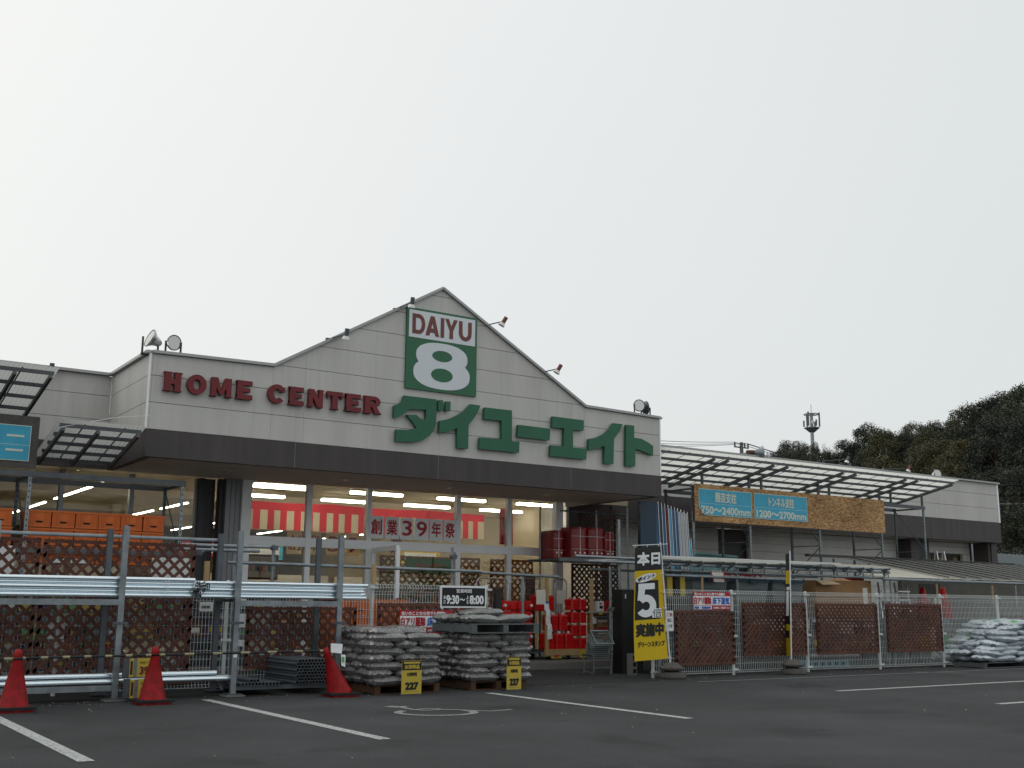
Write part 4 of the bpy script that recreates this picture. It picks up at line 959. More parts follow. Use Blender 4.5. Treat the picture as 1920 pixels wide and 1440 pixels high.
def pallet(name, label, x0, y0, z0, m, wx=1.15, wy=1.15, h=.13):
    t = thing(name, label, 'pallet', (x0, y0, z0))
    for y in (y0, y0+wy/2-.05, y0+wy-.1):
        pass
    mb = MB()
    for k in range(6): mb.box(x0, x0+wx, y0+k*(wy-.1)/5, y0+k*(wy-.1)/5+.10, z0+h-.018, z0+h, m)
    mb.build('top_boards', t); mb = MB()
    for k in range(3): mb.box(x0, x0+wx, y0+k*(wy-.1)/2, y0+k*(wy-.1)/2+.10, z0, z0+.016, m)
    mb.build('bottom_boards', t)
    for x in (x0, x0+wx/2-.045, x0+wx-.09): MB().box(x, x+.09, y0+.004, y0+wy-.004, z0+.017, z0+h-.019, m).build('bearer', t)
    return t
pallet('wooden_pallet', 'brown wooden pallet under the left gravel stack', 7.42, 14.48, 0, 'pallet_wood', 1.05, 1.05)
stack(7.30, 14.38, 7, .098, .13, GB, 'grey gravel bag in the %s layer of the left stack', 'bags in the left stack', )
for i, (x, y, r_) in enumerate([(7.6,14.6,.2),(7.62,15.05,.1),(8.0,14.72,-.35),(8.25,15.2,0),(7.55,15.4,0)]):
    bag('gravel_bag', GB[i], (x, y, (.13+.098*7-.02)+(.015 if i == 2 else 0)), r_, 'grey gravel bag thrown loosely on top of the left stack', 'bag', 'loose bags on top of the left stack', (.05,.03))
pallet('wooden_pallet', 'brown wooden pallet under the right gravel stack', 9.06, 14.56, 0, 'pallet_wood', 1.0, 1.05)
stack(8.98, 14.48, 7, .096, .13, GB, 'grey gravel bag in the %s layer of the right stack', 'bags in the right stack')
t = pallet('plastic_pallet', 'dark grey plastic pallet on top of the right gravel stack', 8.98, 14.42, .835, 'pallet_grey', 1.22, 1.2, .145)
for i, (x, y, r_, k) in enumerate([(9.25,14.65,.1,0),(9.85,14.70,-.1,0),(9.3,15.1,0,0),(9.85,15.15,.2,0),(9.25,15.45,0,0),(9.35,14.85,.15,1),(9.62,15.1,-.25,1)]):
    bag('sand_bag', SB[i % 4], (x, y, .975+.085*k), r_, 'pale sand bag %s on the plastic pallet' % ('lying flat' if k == 0 else 'heaped uppermost'), 'bag', 'sand bags on the plastic pallet', (random.uniform(-.05,.05), random.uniform(-.08,.08)))
# price signs in front of the stacks
def price_sign(x0, x1, z1, y, label):
    t = thing('price_sign', label, 'price sign', (x0, y, 0)); W_ = x1-x0
    mb = MB(); mb.box(x0, x1, y, y+.006, .02, z1, 'yellow'); mb.box(x0+.004, x1-.004, y-.002, y, z1-.13, z1-.004, 'black'); mb.box(x0+.03, x1-.03, y-.004, y-.0025, z1-.042, z1-.016, 'yellow'); mb.build('card', t)
    mb = MB(); mb.text('お買得品', (x0+.04,y-.003,z1-.115), (W_-.08,0,0), (0,0,.06), 'yellow', .003); mb.text('227', (x0+W_*.18,y,.075), (W_*.66,0,0), (0,0,.105), 'black', .007)
    mb.text('川砂利', (x0+W_*.25,y,.26), (W_*.5,0,0), (0,0,.055), 'black', .002); mb.box(x0+.03, x1-.03, y-.001, y-.0004, .05, .053, 'black'); mb.build('lettering', t)
    MB().box(x0-.01, x1+.01, y+.007, y+.05, 0, .025, 'galv_dark').build('foot', t)
price_sign(7.70, 8.02, .475, 14.22, 'yellow and black 227 price sign leaning on the left gravel stack')
price_sign(9.50, 9.76, .49, 14.26, 'yellow and black 227 price sign leaning on the right gravel stack')
# white sacks at the right edge
pallet('plastic_pallet', 'dark pallet under the heap of white sacks at the right edge', 22.25, 14.8, 0, 'pallet_grey', 3.2, 1.4, .12)
rng = random.Random(5)
for k in range(8):
    x0 = 22.2+(.0,.0,.3,.35,.6,.72,1.05,1.2)[k]; x1 = 25.6-(.0,.0,.1,.2,.2,.4,.5,.6)[k]; x = x0+.3
    while x < x1:
        for j in range(3):
            bag('white_sack', rng.choice(WB), (x+rng.uniform(-.08,.08), 14.95+.42*j+rng.uniform(-.05,.05), .12+.108*k+rng.uniform(0,.02)), rng.uniform(-.3,.3)+(pi if rng.random() < .5 else 0), 'white printed sack in the %s layer of the heap at the right edge' % ordn[k], 'sack', 'white sacks at the right edge', (rng.uniform(-.12,.12), rng.uniform(-.12,.12)))
        x += .62
price_sign(24.34, 24.7, .80, 14.6, 'yellow price sign at the right edge in front of the white sacks')
# ================================================================== BANNERS
t = thing('banner_flag', 'tall black and yellow banner with a large white 5 at the entrance corner', 'banner', (13.62,15.3,0))
def BN(px, py): return PY(px, py, 15.3)
tl_, tr_, bl_, br_ = BN(1189,1027), BN(1237,1024), BN(1190,1240), BN(1253,1235)
def bn(u, v, o=0): # u across, v up
    a = bl_+(br_-bl_)*u; b = tl_+(tr_-tl_)*u; p = a+(b-a)*v; p.y += .02*sin(v*5)-o; return p
def bq(mb, u0, u1, v0, v1, m, o): 
    n = 6
    for i in range(n):
        a = v0+(v1-v0)*i/n; b = v0+(v1-v0)*(i+1)/n; mb.quad(bn(u0,a,o), bn(u1,a,o), bn(u1,b,o), bn(u0,b,o), m)
mb = MB(); bq(mb, 0, 1, 0, .79, 'banner_yellow', 0); bq(mb, 0, 1, .79, 1, 'black', 0); bq(mb, .03, .84, .355, .70, 'black', .004); mb.build('cloth', t)
def btext(mb, s_, u0, u1, v0, v1, m, bold, o):
    a = bn(u0,v0); mb.text(s_, a, bn(u1,v0)-a, bn(u0,v1)-a, m, bold, off=o)
mb = MB(); btext(mb, '本日', .07, .93, .835, .955, 'paper', .010, .008)
pts = []
for i in range(28):
    a = 2*pi*i/28; u = .40+.37*cos(a)-.05*sin(a); v = .725+.030*sin(a)+.025*cos(a); pts.append(bn(u,v,.008))
mb.add(pts, [tuple(range(28))], 'paper')
a = bn(.10,.690); mb.text('ポイント', a, bn(.72,.728)-a, bn(.10,.730)-a, 'black', .004, off=.012)
# the big five, from a polygon and an arc
def U(u, v): return bn(u, v, .010)
five = [(.12,.665),(.66,.665),(.66,.605),(.28,.605),(.28,.555),(.10,.500)]
mb.add([U(.13,.675), U(.70,.675), U(.70,.622), U(.13,.622)], [(0,1,2,3)], 'paper')
mb.add([U(.13,.6215), U(.36,.6215), U(.33,.535), U(.105,.525)], [(0,1,2,3)], 'paper')
n = 20
for i in range(n):
    a0 = radians(140-285*i/n); a1 = radians(140-285*(i+1)/n)
    q = [(.39+.345*cos(a0), .475+.100*sin(a0)), (.39+.345*cos(a1), .475+.100*sin(a1)), (.39+.13*cos(a1), .475+.038*sin(a1)), (.39+.13*cos(a0), .475+.038*sin(a0))]
    mb.add([bn(u, v, .0105+.0002*(i % 2)) for u, v in q], [(0,1,2,3)], 'paper')
mb.add([bn(.585,.368,.012), bn(.90,.368,.012), bn(.90,.448,.012), bn(.585,.448,.012)], [(0,1,2,3)], 'paper')
btext(mb, '倍', .60, .89, .372, .445, 'black', 0, .016)
btext(mb, '実施中', .06, .93, .205, .325, 'black', .010, .006); btext(mb, 'グリーンスタンプ', .10, .93, .115, .165, 'black', .003, .006); mb.build('lettering', t)
mb = MB(); mb.tube(BN(1257,1248), BN(1238,1017), .014, 'white', 8); mb.tube(BN(1185,1023)+V((0,-.01,0)), BN(1251,1020)+V((0,-.01,0)), .007, 'white', 6); mb.build('pole', t)
for v in (1075,1110,1140,1172,1233):
    f = (v-1019)/(1245-1019); x = 1238+f*19; MB().beam(BN(x-6,v)+V((0,-.01,0)), BN(x+2,v)+V((0,-.01,0)), .02, .012, 'white').build('loop', t)
for px in (1190,1213,1234): MB().beam(BN(px,1021)+V((0,-.012,0)), BN(px,1030)+V((0,-.012,0)), .012, .006, 'white').build('loop', t)
def stand(x, y, label):
    t = thing('stone_weight', label, 'stone weight', (x,y,0), 'stone bases of the banners')
    MB().lathe([(.23,0),(.25,.03),(.24,.09),(.16,.12)], (x,y,0), 'stone', 18).build('lower_disc', t)
    MB().lathe([(.10,.121),(.21,.16),(.22,.19),(.13,.26),(.08,.28)], (x-.02,y,0), 'stone', 18).build('upper_disc', t)
stand(13.72, 15.3, 'stacked grey stone weights holding the large banner pole')
stand(16.72, 15.2, 'stacked grey stone weights holding the slim banner pole')
t = thing('banner_flag', 'second banner seen almost edge on, a slim yellow and black strip', 'banner', (16.7,15.2,0))
b0 = PY(1484,1240,15.2); b1 = PY(1481,1033,15.2)
MB().tube(b0, b1, .012, 'white', 8).build('pole', t)
mb = MB(); segs = [(0,.14,'banner_yellow'),(.14,.30,'banner_yellow'),(.30,.345,'black'),(.345,.69,'black'),(.69,.82,'banner_yellow'),(.82,.985,'black')]
def e2(u, v, o=0): p = b0+(b1-b0)*(.045+.95*v); return p+V((.28*u+.03*u*v, .42*u, 0))+V((-.02*sin(v*6)*u-o, -.01, 0))
for a, b, m_ in segs:
    for i in range(4): c0 = a+(b-a)*i/4; c1 = a+(b-a)*(i+1)/4; mb.quad(e2(1,c0), e2(.03,c0), e2(.03,c1), e2(1,c1), m_)
for i in range(8): c0 = .38+.03*i; mb.quad(e2(.8,c0,.004), e2(.35,c0,.004), e2(.35,c0+.03,.004), e2(.8,c0+.03,.004), 'paper')
mb.quad(e2(.16,.345,.004), e2(.03,.345,.004), e2(.03,.69,.004), e2(.16,.69,.004), 'banner_yellow')
mb.quad(e2(.8,.63,.005), e2(.2,.63,.005), e2(.2,.66,.005), e2(.8,.66,.005), 'paper'); mb.quad(e2(.8,.17,.005), e2(.3,.17,.005), e2(.3,.24,.005), e2(.8,.24,.005), 'black')
mb.build('cloth', t)
# ================================================================== ENTRANCE
def jerry(w_, d_, h, m='red_plastic'):
    t = thing('jerry_can', '', 'jerry can', (0,0,0), 'red jerry cans at the entrance')
    mb = MB(); c_ = .03
    prof = [(-w_/2+c_,-d_/2),(w_/2-c_,-d_/2),(w_/2,-d_/2+c_),(w_/2,d_/2-c_),(w_/2-c_,d_/2),(-w_/2+c_,d_/2),(-w_/2,d_/2-c_),(-w_/2,-d_/2+c_)]
    lv = [(0,.94),(.015,1),(h*.30,1),(h*.32,.96),(h*.36,.96),(h*.38,1),(h*.84,1),(h*.93,.90),(h*.94,.5)]
    vs = [(x*s_, y*s_, z) for z, s_ in lv for x, y in prof]; n = 8
    fs = [(j*n+i, j*n+(i+1) % n, (j+1)*n+(i+1) % n, (j+1)*n+i) for j in range(len(lv)-1) for i in range(n)]+[tuple(range(n-1,-1,-1)), tuple(range((len(lv)-1)*n, len(lv)*n))]
    mb.add(vs, fs, m); mb.build('body', t, smooth=False)
    mb = MB(); mb.path([(0,-d_*.05,h*.93),(0,-d_*.02,h*1.02),(0,d_*.28,h*1.02),(0,d_*.33,h*.93)], .012, m, 8); mb.build('handle', t)
    mb = MB(); mb.lathe([(.032,h*.91),(.034,h*1.02),(.026,h*1.05)], (0,-d_*.30,0), 'white', 12); mb.build('cap', t)
    return t
jA = jerry(.225, .33, .36); jB = jerry(.20, .30, .25); used = {'A': 0, 'B': 0}
def place_j(k, loc, label, rz=0, rx=0, ry=0):
    src = jA if k == 'A' else jB
    if not used[k]: used[k] = 1; src.location = loc; src.rotation_euler = (rx, ry, rz); src['label'] = label; return src
    return dup(src, loc, rz, label, rx=rx, ry=ry)
Z0 = .34
for k, (x, z) in enumerate([(14.17,0),(14.42,0),(14.67,0)]): place_j('A', (x, 19.75, Z0+z), 'large red jerry can in the bottom row of the wooden cart')
for k, (x, z) in enumerate([(14.30,.39),(14.56,.39)]): place_j('A', (x, 19.8, Z0+z), 'large red jerry can in the second row of the wooden cart')
for x in (14.2, 14.45): place_j('A', (x, 20.15, Z0+.80), 'large red jerry can standing high at the back of the wooden cart')
for r_ in range(4):
    for i in range(2): place_j('B', (14.86+.215*i, 19.78, Z0+.275*r_), 'small red jerry can on the right of the wooden cart, %s layer' % ['lowest','second','third','topmost'][r_])
jC = jerry(.365, .195, .30); capo = [c for c in jC.children if c.name.startswith('cap')][0]
for v in capo.data.vertices: v.co.x += .14; v.co.y += .058
for r_ in range(5):
    for i in range(2):
        lb = 'red jerry can lying on its side left of the wooden cart, %s layer' % ordn[r_]; loc = (13.18+.385*i, 19.95, .40+.213*r_); ry = pi if i == 0 else 0
        if r_ == 0 and i == 0: jC.location = loc; jC.rotation_euler = (pi/2, ry, 0); jC['label'] = lb
        else: dup(jC, loc, 0, lb, rx=pi/2, ry=ry)
t = thing('roll_cart', 'wooden framed roll cart loaded with red jerry cans', 'roll cart', (14.65,19.8,.14))
for x in (14.02, 15.22): MB().box(x, x+.075, 19.56, 19.61, .20, 1.84, 'wood_pale').build('front_post', t)
MB().box(14.0, 15.3, 19.545, 19.60, .22, .35, 'wood_pale').build('front_board', t)
MB().box(14.02, 15.28, 19.62, 20.4, .29, .325, 'galv_dark').build('deck', t)
for (x0, x1) in ((13.96,14.5),(14.85,15.2)):
    mb = MB(); y = 20.42; mb.path([(x0,y,.33),(x0,y,1.76),(x0+.06,y,1.84),(x1-.06,y,1.84),(x1,y,1.76),(x1,y,.33)], .014, 'silver', 8)
    k = x0+.06
    while k < x1-.02: mb.tube((k,y,.33),(k,y,1.83), .004, 'silver', 4); k += .06
    for z in (.7,1.1,1.5): mb.tube((x0,y,z),(x1,y,z), .006, 'silver', 5)
    mb.build('wire_panel', t)
for x in (14.15, 15.15):
    for y in (19.7, 20.3): MB().tube((x-.02,y,.20),(x+.02,y,.20), .065, 'rubber', 14).beam((x,y,.2),(x,y,.3), .05, .03, 'galv').build('caster', t)
mb = MB(); mb.box(14.15, 14.42, 19.55, 19.56, .16, .30, 'yellow'); mb.box(14.90, 15.16, 19.535, 19.545, .17, .33, 'yellow'); mb.text('797', (14.2,19.549,.18), (.16,0,0), (0,0,.05), 'ink_red', .004); mb.text('598', (14.95,19.534,.20), (.16,0,0), (0,0,.05), 'black', .004); mb.build('price_card', t)
t = thing('roll_cart', 'steel wire roll cart holding stacked red cans left of the wooden cart', 'roll cart', (13.3,20,.14))
for (x0, x1, y) in ((12.7,13.5,19.66),(13.52,13.94,19.66)):
    mb = MB(); mb.path([(x0,y+.6,.3),(x0,y+.6,1.72),(x0+.06,y+.6,1.82),(x1-.06,y+.6,1.82),(x1,y+.6,1.72),(x1,y+.6,.3)], .013, 'silver', 8)
    k = x0+.07
    while k < x1-.02: mb.tube((k,y+.6,.3),(k,y+.6,1.8), .004, 'silver', 4); k += .07
    mb.build('wire_panel', t)
MB().box(12.7, 13.94, 19.7, 20.3, .26, .29, 'galv_dark').build('deck', t)
for x in (12.8, 13.85): MB().tube((x-.02,19.8,.20),(x+.02,19.8,.20), .06, 'rubber', 14).build('caster', t)
for i, (x, y, z, lb) in enumerate([(13.88,19.55,1.43,'grey square card on the wire between the two carts'),(15.02,20.38,1.45,'grey square card hanging at the back of the wooden cart')]):
    solo(MB().box(x-.12, x+.12, y, y+.006, z-.15, z+.15, 'tube_housing'), 'blank_card', lb, 'card', (x,y,z-.15))
mb = MB()
for i in range(5):
    x = 14.0+.02*i+.02*(i % 2); z = 1.32-.15*i; mb.quad((x-.04,19.53-.01*(i % 2),z-.17),(x+.09,19.54,z-.15),(x+.06,19.53,z),(x-.05,19.54,z+.01), 'paper')
mb.box(13.98, 14.07, 19.525, 19.527, 1.30, 1.34, 'ink_blue'); solo(mb, 'paper_tags', 'strip of white paper tags hanging from the cart post', 'paper tags', (14.0,19.53,.6))
solo(MB().box(15.24, 15.34, 19.52, 19.53, .88, 1.02, 'paper'), 'white_card', 'small white card on the right post of the wooden cart', 'card', (15.24,19.52,.88))
# shelf of wrapped red bundles
t = thing('scaffold_shelf', 'scaffold shelf right of the glass doors carrying red bundles', 'shelf', (15.4,20,0))
for x, y in ((14.45,20.4),(16.15,19.4),(16.2,20.6)): MB().tube((x,y,.13),(x,y,3.45), .024, 'galv', 10).build('post', t)
mb = MB(); mb.box(14.3, 16.3, 19.5, 20.7, 2.22, 2.26, 'galv_dark'); mb.box(14.3, 16.3, 19.48, 19.50, 2.20, 2.28, 'steel_grey'); mb.build('upper_deck', t)
mb = MB(); mb.box(15.35, 16.5, 19.4, 20.4, 1.06, 1.09, 'galv_dark'); mb.tube((15.0,19.4,1.12),(16.5,19.4,1.12), .02, 'silver', 8); mb.tube((15.2,19.4,1.02),(16.5,19.4,1.02), .02, 'galv_dark', 8); mb.build('lower_deck', t)
MB().tube((14.5,19.7,3.30),(16.4,19.7,3.30), .018, 'galv_dark', 8).build('top_rail', t)
for i, (x, y, s_) in enumerate([(14.62,20.2,.3),(15.02,19.95,.46),(15.45,19.9,.44),(15.82,19.9,.3)]):
    t = thing('wrapped_bundle', 'shrink wrapped bundle of red cans on the high shelf, %s' % ['first beside the glass','second from the glass','third from the glass','last before the lattice'][i], 'bundle', (x,y,2.27), 'wrapped red bundles')
    zt = 2.27+(.62 if i in (0,3) else .70); mb = MB(); a_, b_, c_ = s_/2-.005, .28, .06; nb = 16
    ring = lambda f: [(x+f*a_*math.copysign(abs(cos(q))**.35, cos(q)), y+f*b_*math.copysign(abs(sin(q))**.35, sin(q))) for q in [2*pi*(k+.5)/nb for k in range(nb)]]
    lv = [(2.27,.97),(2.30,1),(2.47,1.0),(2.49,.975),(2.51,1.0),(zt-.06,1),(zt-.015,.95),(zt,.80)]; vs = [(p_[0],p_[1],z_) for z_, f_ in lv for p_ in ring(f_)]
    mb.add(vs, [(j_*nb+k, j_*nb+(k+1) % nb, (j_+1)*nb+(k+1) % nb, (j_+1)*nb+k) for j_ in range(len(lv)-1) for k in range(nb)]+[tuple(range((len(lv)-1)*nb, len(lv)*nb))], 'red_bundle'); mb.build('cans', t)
    mb = MB(); zt = 2.27+(.62 if i in (0,3) else .70)
    for f in (.3,.7): mb.box(x-s_/2-.004, x+s_/2-.006, y-.286, y-.281, 2.27+(zt-2.27)*f, 2.275+(zt-2.27)*f, 'paper')
    mb.box(x-.01, x+.0, y-.288, y-.285, 2.27, zt, 'paper'); mb.build('strap', t)
    for k in range(3): MB().tube((x-s_/2+.08+.13*k,y-.30,2.40),(x-s_/2+.08+.13*k,y-.282,2.40), .022, 'tube_housing', 10).build('cap', t) if s_ > .4 or k < 2 else None
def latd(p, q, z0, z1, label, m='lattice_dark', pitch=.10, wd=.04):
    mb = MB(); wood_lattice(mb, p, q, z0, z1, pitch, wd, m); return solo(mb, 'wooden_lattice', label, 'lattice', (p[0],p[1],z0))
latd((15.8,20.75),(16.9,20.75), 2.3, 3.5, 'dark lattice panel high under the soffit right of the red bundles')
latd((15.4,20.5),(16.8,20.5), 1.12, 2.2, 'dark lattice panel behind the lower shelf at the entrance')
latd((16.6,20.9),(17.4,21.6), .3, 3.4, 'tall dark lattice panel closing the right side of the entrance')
for i, (x, m_) in enumerate(((15.38,'white'),(15.56,'red_plastic'))):
    mb = MB(); mb.box(x, x+.15, 19.5, 19.7, 1.145, 1.36, m_); mb.box(x+.03, x+.12, 19.494, 19.499, 1.20, 1.26, 'black'); mb.box(x+.03, x+.09, 19.494, 19.499, 1.29, 1.32, 'black')
    solo(mb, 'boxed_lamp', ['small white box on the lower shelf beside the red one', 'small red box on the lower shelf beneath the lattice'][i], 'box', (x,19.5,1.145))
mb = MB()
for x in (15.3, 15.62): mb.box(x, x+.10, 19.375, 19.38, 1.07, 1.13, 'yellow')
solo(mb, 'price_tags', 'two small yellow price tags clipped to the lower shelf rail', 'price tags', (15.3,19.38,1.07))
for k in range(4):
    z = .14+.245*k; mb = MB(); mb.box(15.42, 15.72, 19.6, 19.95, z, z+.235, 'cardboard'); mb.box(15.44, 15.70, 19.594, 19.599, z+.12, z+.17, 'ink_red'); mb.box(15.44, 15.70, 19.594, 19.599, z+.03, z+.09, 'tube_housing')
    solo(mb, 'labelled_carton', 'brown carton with red label, %s of the stack by the cart' % ordn[k], 'carton', (15.42,19.6,z), 'cartons stacked by the cart')
# black panel, post, baskets, block
solo(MB().box(13.83, 14.33, 16.8, 17.1, .0, 1.57, 'black').box(13.9, 13.92, 16.79, 16.799, 1.40, 1.48, 'white'), 'black_cabinet', 'tall black cabinet standing behind the large banner', 'cabinet', (13.83,16.8,0))
t = rail_thing('scaffold_post', 'grey scaffold post standing left of the large banner', [], [((14.18,17.3,0),(14.18,17.3,2.95)), ((13.62,16.9,0),(13.62,16.9,2.0))], (14,17.2,0), [(14.18,17.3,2.1),(13.62,16.9,1.2)])
solo(MB().tube((10.62,16.25,.05),(10.62,16.25,1.53), .075, 'black', 16), 'padded_post', 'black padded post at the end of the left fence', 'post', (10.62,16.25,.05))
t = thing('basket_stack', 'grey shopping baskets stacked on a low trolley at the entrance', 'baskets', (13.38,17.0,0))
bx, by = 13.38, 17.0
mb = MB()
for k in range(7): z = .30+.035*k; mb.box(bx-.19-.002*k, bx+.19+.002*k, by-.14, by-.125, z, z+.022, 'bin_grey'); mb.box(bx-.20, bx-.185, by-.12, by+.12, z, z+.022, 'bin_grey'); mb.box(bx+.185, bx+.20, by-.12, by+.12, z, z+.022, 'bin_grey')
mb.box(bx-.17, bx+.17, by-.10, by+.10, .30, .52, 'dark_frame'); mb.build('nested_baskets', t)
mb = MB(); rot = Matrix.Translation(V((bx-.02,by-.02,.56))) @ Matrix.Rotation(radians(52), 4, 'X')
for z in (0,.05,.10,.15): mb.box(-.2, .2, -.14, -.13, z, z+.02, 'bin_grey'); mb.box(-.2, .2, .13, .14, z, z+.02, 'bin_grey'); mb.box(-.2, -.19, -.128, .128, z, z+.02, 'bin_grey'); mb.box(.19, .2, -.128, .128, z, z+.02, 'bin_grey')
mb.box(-.19, .19, -.12, .12, -.01, 0, 'bin_grey'); mb.box(-.22, .22, -.16, -.135, .18, .20, 'galv'); mb.box(-.22, .22, .135, .16, .18, .20, 'galv'); mb.box(-.22, -.2, -.13, .13, .18, .20, 'galv'); mb.box(.2, .22, -.13, .13, .18, .20, 'galv')
mb.xf(rot); mb.build('tilted_basket', t)
mb = MB()
for x in (-.21,.21): mb.path([(bx+x,by-.15,.02),(bx+x,by-.15,.36),(bx+x,by+.15,.36),(bx+x,by+.15,.02)], .012, 'galv', 6)
mb.tube((bx-.21,by-.15,.26),(bx+.21,by-.15,.26), .01, 'galv', 6); mb.tube((bx-.21,by-.15,.12),(bx+.21,by-.15,.12), .01, 'galv', 6); mb.tube((bx-.27,by-.2,.02),(bx-.21,by+.15,.06), .012, 'galv', 6); mb.build('trolley', t)
mb = MB(); mb.box(13.68, 13.80, 16.35, 16.5, 0, .39, 'concrete')
for k in range(3): mb.box(13.705, 13.775, 16.346, 16.349, .04+.12*k, .11+.12*k, 'hole')
solo(mb, 'concrete_block', 'upended grey concrete block behind the large banner', 'concrete block', (13.68,16.35,0))
# ================================================================== STANDING SHEETS LEFT OF THE CHIPBOARD
solo(MB().box(16.15, 16.62, 18.95, 19.05, 1.0, 3.55, 'navy_sheet'), 'dark_sheet', 'dark navy corrugated sheet standing behind the large banner', 'sheet', (16.15,18.95,1))
cols = ['blue_sheet','navy_sheet','blue_sheet','letter_red','light_blue','blue_sheet','blue_sheet','pale_tube','pale_tube','pale_tube','sign_blue']
for i, m_ in enumerate(cols):
    x = 16.66+.098*i; zt = 3.52-.02*i if m_ != 'sign_blue' else 2.75; lean = .05
    mb = MB(); mb.beam((x+lean,18.95,1.15), (x,19.0,zt), .085 if 'sheet' in m_ or m_ == 'light_blue' else .05, .03, m_, up=(0,1,0)); mb.beam((x+lean+.05,18.93,1.15), (x+.03,18.98,zt+.05), .012, .02, 'silver', up=(0,1,0))
    solo(mb, 'standing_strip', '%s upright strip leaning in the rack left of the chipboard' % {'blue_sheet':'blue','navy_sheet':'navy','letter_red':'red-brown','light_blue':'pale blue','pale_tube':'whitish','sign_blue':'short bright blue'}[m_], 'garden stake', (x,19,1.15), 'upright strips left of the chipboard')
MB_ = MB(); MB_.quad((20.3,22.3,1.0),(22.5,22.25,1.0),(22.5,22.3,2.62),(20.3,22.35,2.72),'teal_cloth'); MB_.beam((20.3,22.28,2.7),(22.5,22.28,2.62),.05,.05,'teal_cloth')
solo(MB_, 'tarpaulin', 'faded teal tarpaulin hung along the wing wall behind the rack', 'tarpaulin', (20.3,22.3,1))
t = thing('step_ladder', 'aluminium step ladder standing by the dark pilaster of the wing', 'ladder', (30.6,21.3,0))
for s_ in (-1,1):
    mb = MB(); mb.beam((30.3+s_*.28,21.0,0),(30.3+s_*.18,21.4,3.0), .04, .03, 'silver'); mb.build('rail', t); mb = MB(); mb.beam((30.3+s_*.30,21.8,0),(30.3+s_*.18,21.45,3.0), .035, .02, 'silver'); mb.build('rear_leg', t)
for k in range(9): MB().box(30.05, 30.55, 21.02+.04*k, 21.10+.04*k, .3+.3*k, .33+.3*k, 'silver').build('step', t)
# ================================================================== SHED OF TUBES ALONG THE RIGHT FENCE
t = thing('tube_shelter', 'low shelter of clamped scaffold tubes behind the right fence', 'shelter', (17,16.3,0))
for (x0, x1, y, z) in ((12.6,21.15,16.28,2.06),(14.3,21.0,16.32,1.94),(14.3,21.2,18.4,2.0),(12.4,15.0,16.4,2.15),(14.4,18.2,16.2,1.84),(17.6,20.9,16.25,2.13)): MB().tube((x0,y,z),(x1,y,z-.02), .027, 'galv', 10).build('rail', t)
for x in (14.35, 16.45, 17.9, 21.05):
    MB().tube((x,16.35,0),(x,16.35,2.1), .027, 'galv', 10).build('post', t)
x = 14.5; k = 0
while x < 21.2:
    o = MB(); o.tube((x,16.12+.04*(k % 3),2.115),(x+.02,18.5,2.17), .024, 'galv', 10); o.tube((x,16.115+.04*(k % 3),2.115),(x,16.13+.04*(k % 3),2.115), .017, 'hole', 10); o.build('rafter', t)
    MB().box(x-.04, x+.04, 16.23, 16.33, 2.02, 2.10, 'galv_dark').tube((x-.06,16.20,1.97),(x+.07,16.20,2.07), .014, 'galv', 6).tube((x+.03,16.2,1.93),(x+.03,16.2,2.1), .012, 'galv_dark', 6).build('clamp', t)
    x += (.33 if k % 2 else .52); k += 1
mb = MB(); mb.box(14.3, 19.35, 16.16, 18.6, 2.19, 2.197, 'polycarbonate'); mb.box(14.3, 19.35, 16.12, 16.155, 2.175, 2.205, 'white'); mb.build('roof_sheet', t)
t = thing('lean_to_roof', 'striped translucent lean-to roof at the far right behind the fence', 'lean-to roof', (25,16.3,0))
z0, z1 = 1.90, 2.50; ya, yb = 16.3, 19.4
mb = MB(); nn = V((0,-(z1-z0),yb-ya)).normalized(); n = 200; vs = []
for i in range(n+1):
    x = 23.2+7.6*i/n; o_ = nn*(.01 if i % 2 else -.01); vs += [V((x,ya,z0+.05))+o_, V((x,yb,z1+.05))+o_]
mb.add(vs, [(2*i,2*i+2,2*i+3,2*i+1) for i in range(n)], 'polycarbonate'); mb.build('roof_sheet', t)
mb = MB(); mb.add([(20.7,ya,z0+.045),(24.1,ya,z0+.045),(23.15,yb-1.2,z1-.2),(21.4,yb-1.2,z1-.2)], [(0,1,2,3)], 'cream_sheet'); mb.build('plain_sheet', t)
x = 21.5
while x < 30.9:
    if x > 23: MB().beam((x,ya,z0+.085),(x-.02,yb,z1+.085), .035, .02, 'dark_frame').build('batten', t)
    x += .62
MB().beam((22.0,yb,z1+.06),(30.9,yb,z1+.06), .14, .06, 'dark_frame').build('ridge_batten', t)
MB().tube((20.9,ya-.02,z0),(31.0,ya-.02,z0-.03), .03, 'galv', 10).build('rail', t)
for x in (21.2, 26.0, 30.6): MB().tube((x,ya,0),(x,ya,z0), .027, 'galv', 10).build('post', t)
for x in (23.0, 26.5, 30.0): MB().tube((x,yb,0),(x,yb,z1), .027, 'galv_dark', 10).build('post', t)
for x in (14.9, 22.0+.05, 24.15): solo(MB().tube((x,15.72,1.3),(x,15.72,1.80), .022, 'wood', 10), 'wooden_stake', 'short brown stake rising above the right fence at x%d' % x if False else {14.9:'thin wooden stake above the fence near the termite notice',22.05:'thin wooden stake above the fence near the reddest lattice',24.15:'thin wooden stake above the fence by the white sacks'}[x], 'stake', (x,15.72,1.3))
solo(MB().tube((30.6,20.5,0),(30.6,20.5,3.2), .03, 'galv', 10), 'grey_post', 'plain grey post in front of the wing window', 'post', (30.6,20.5,0))
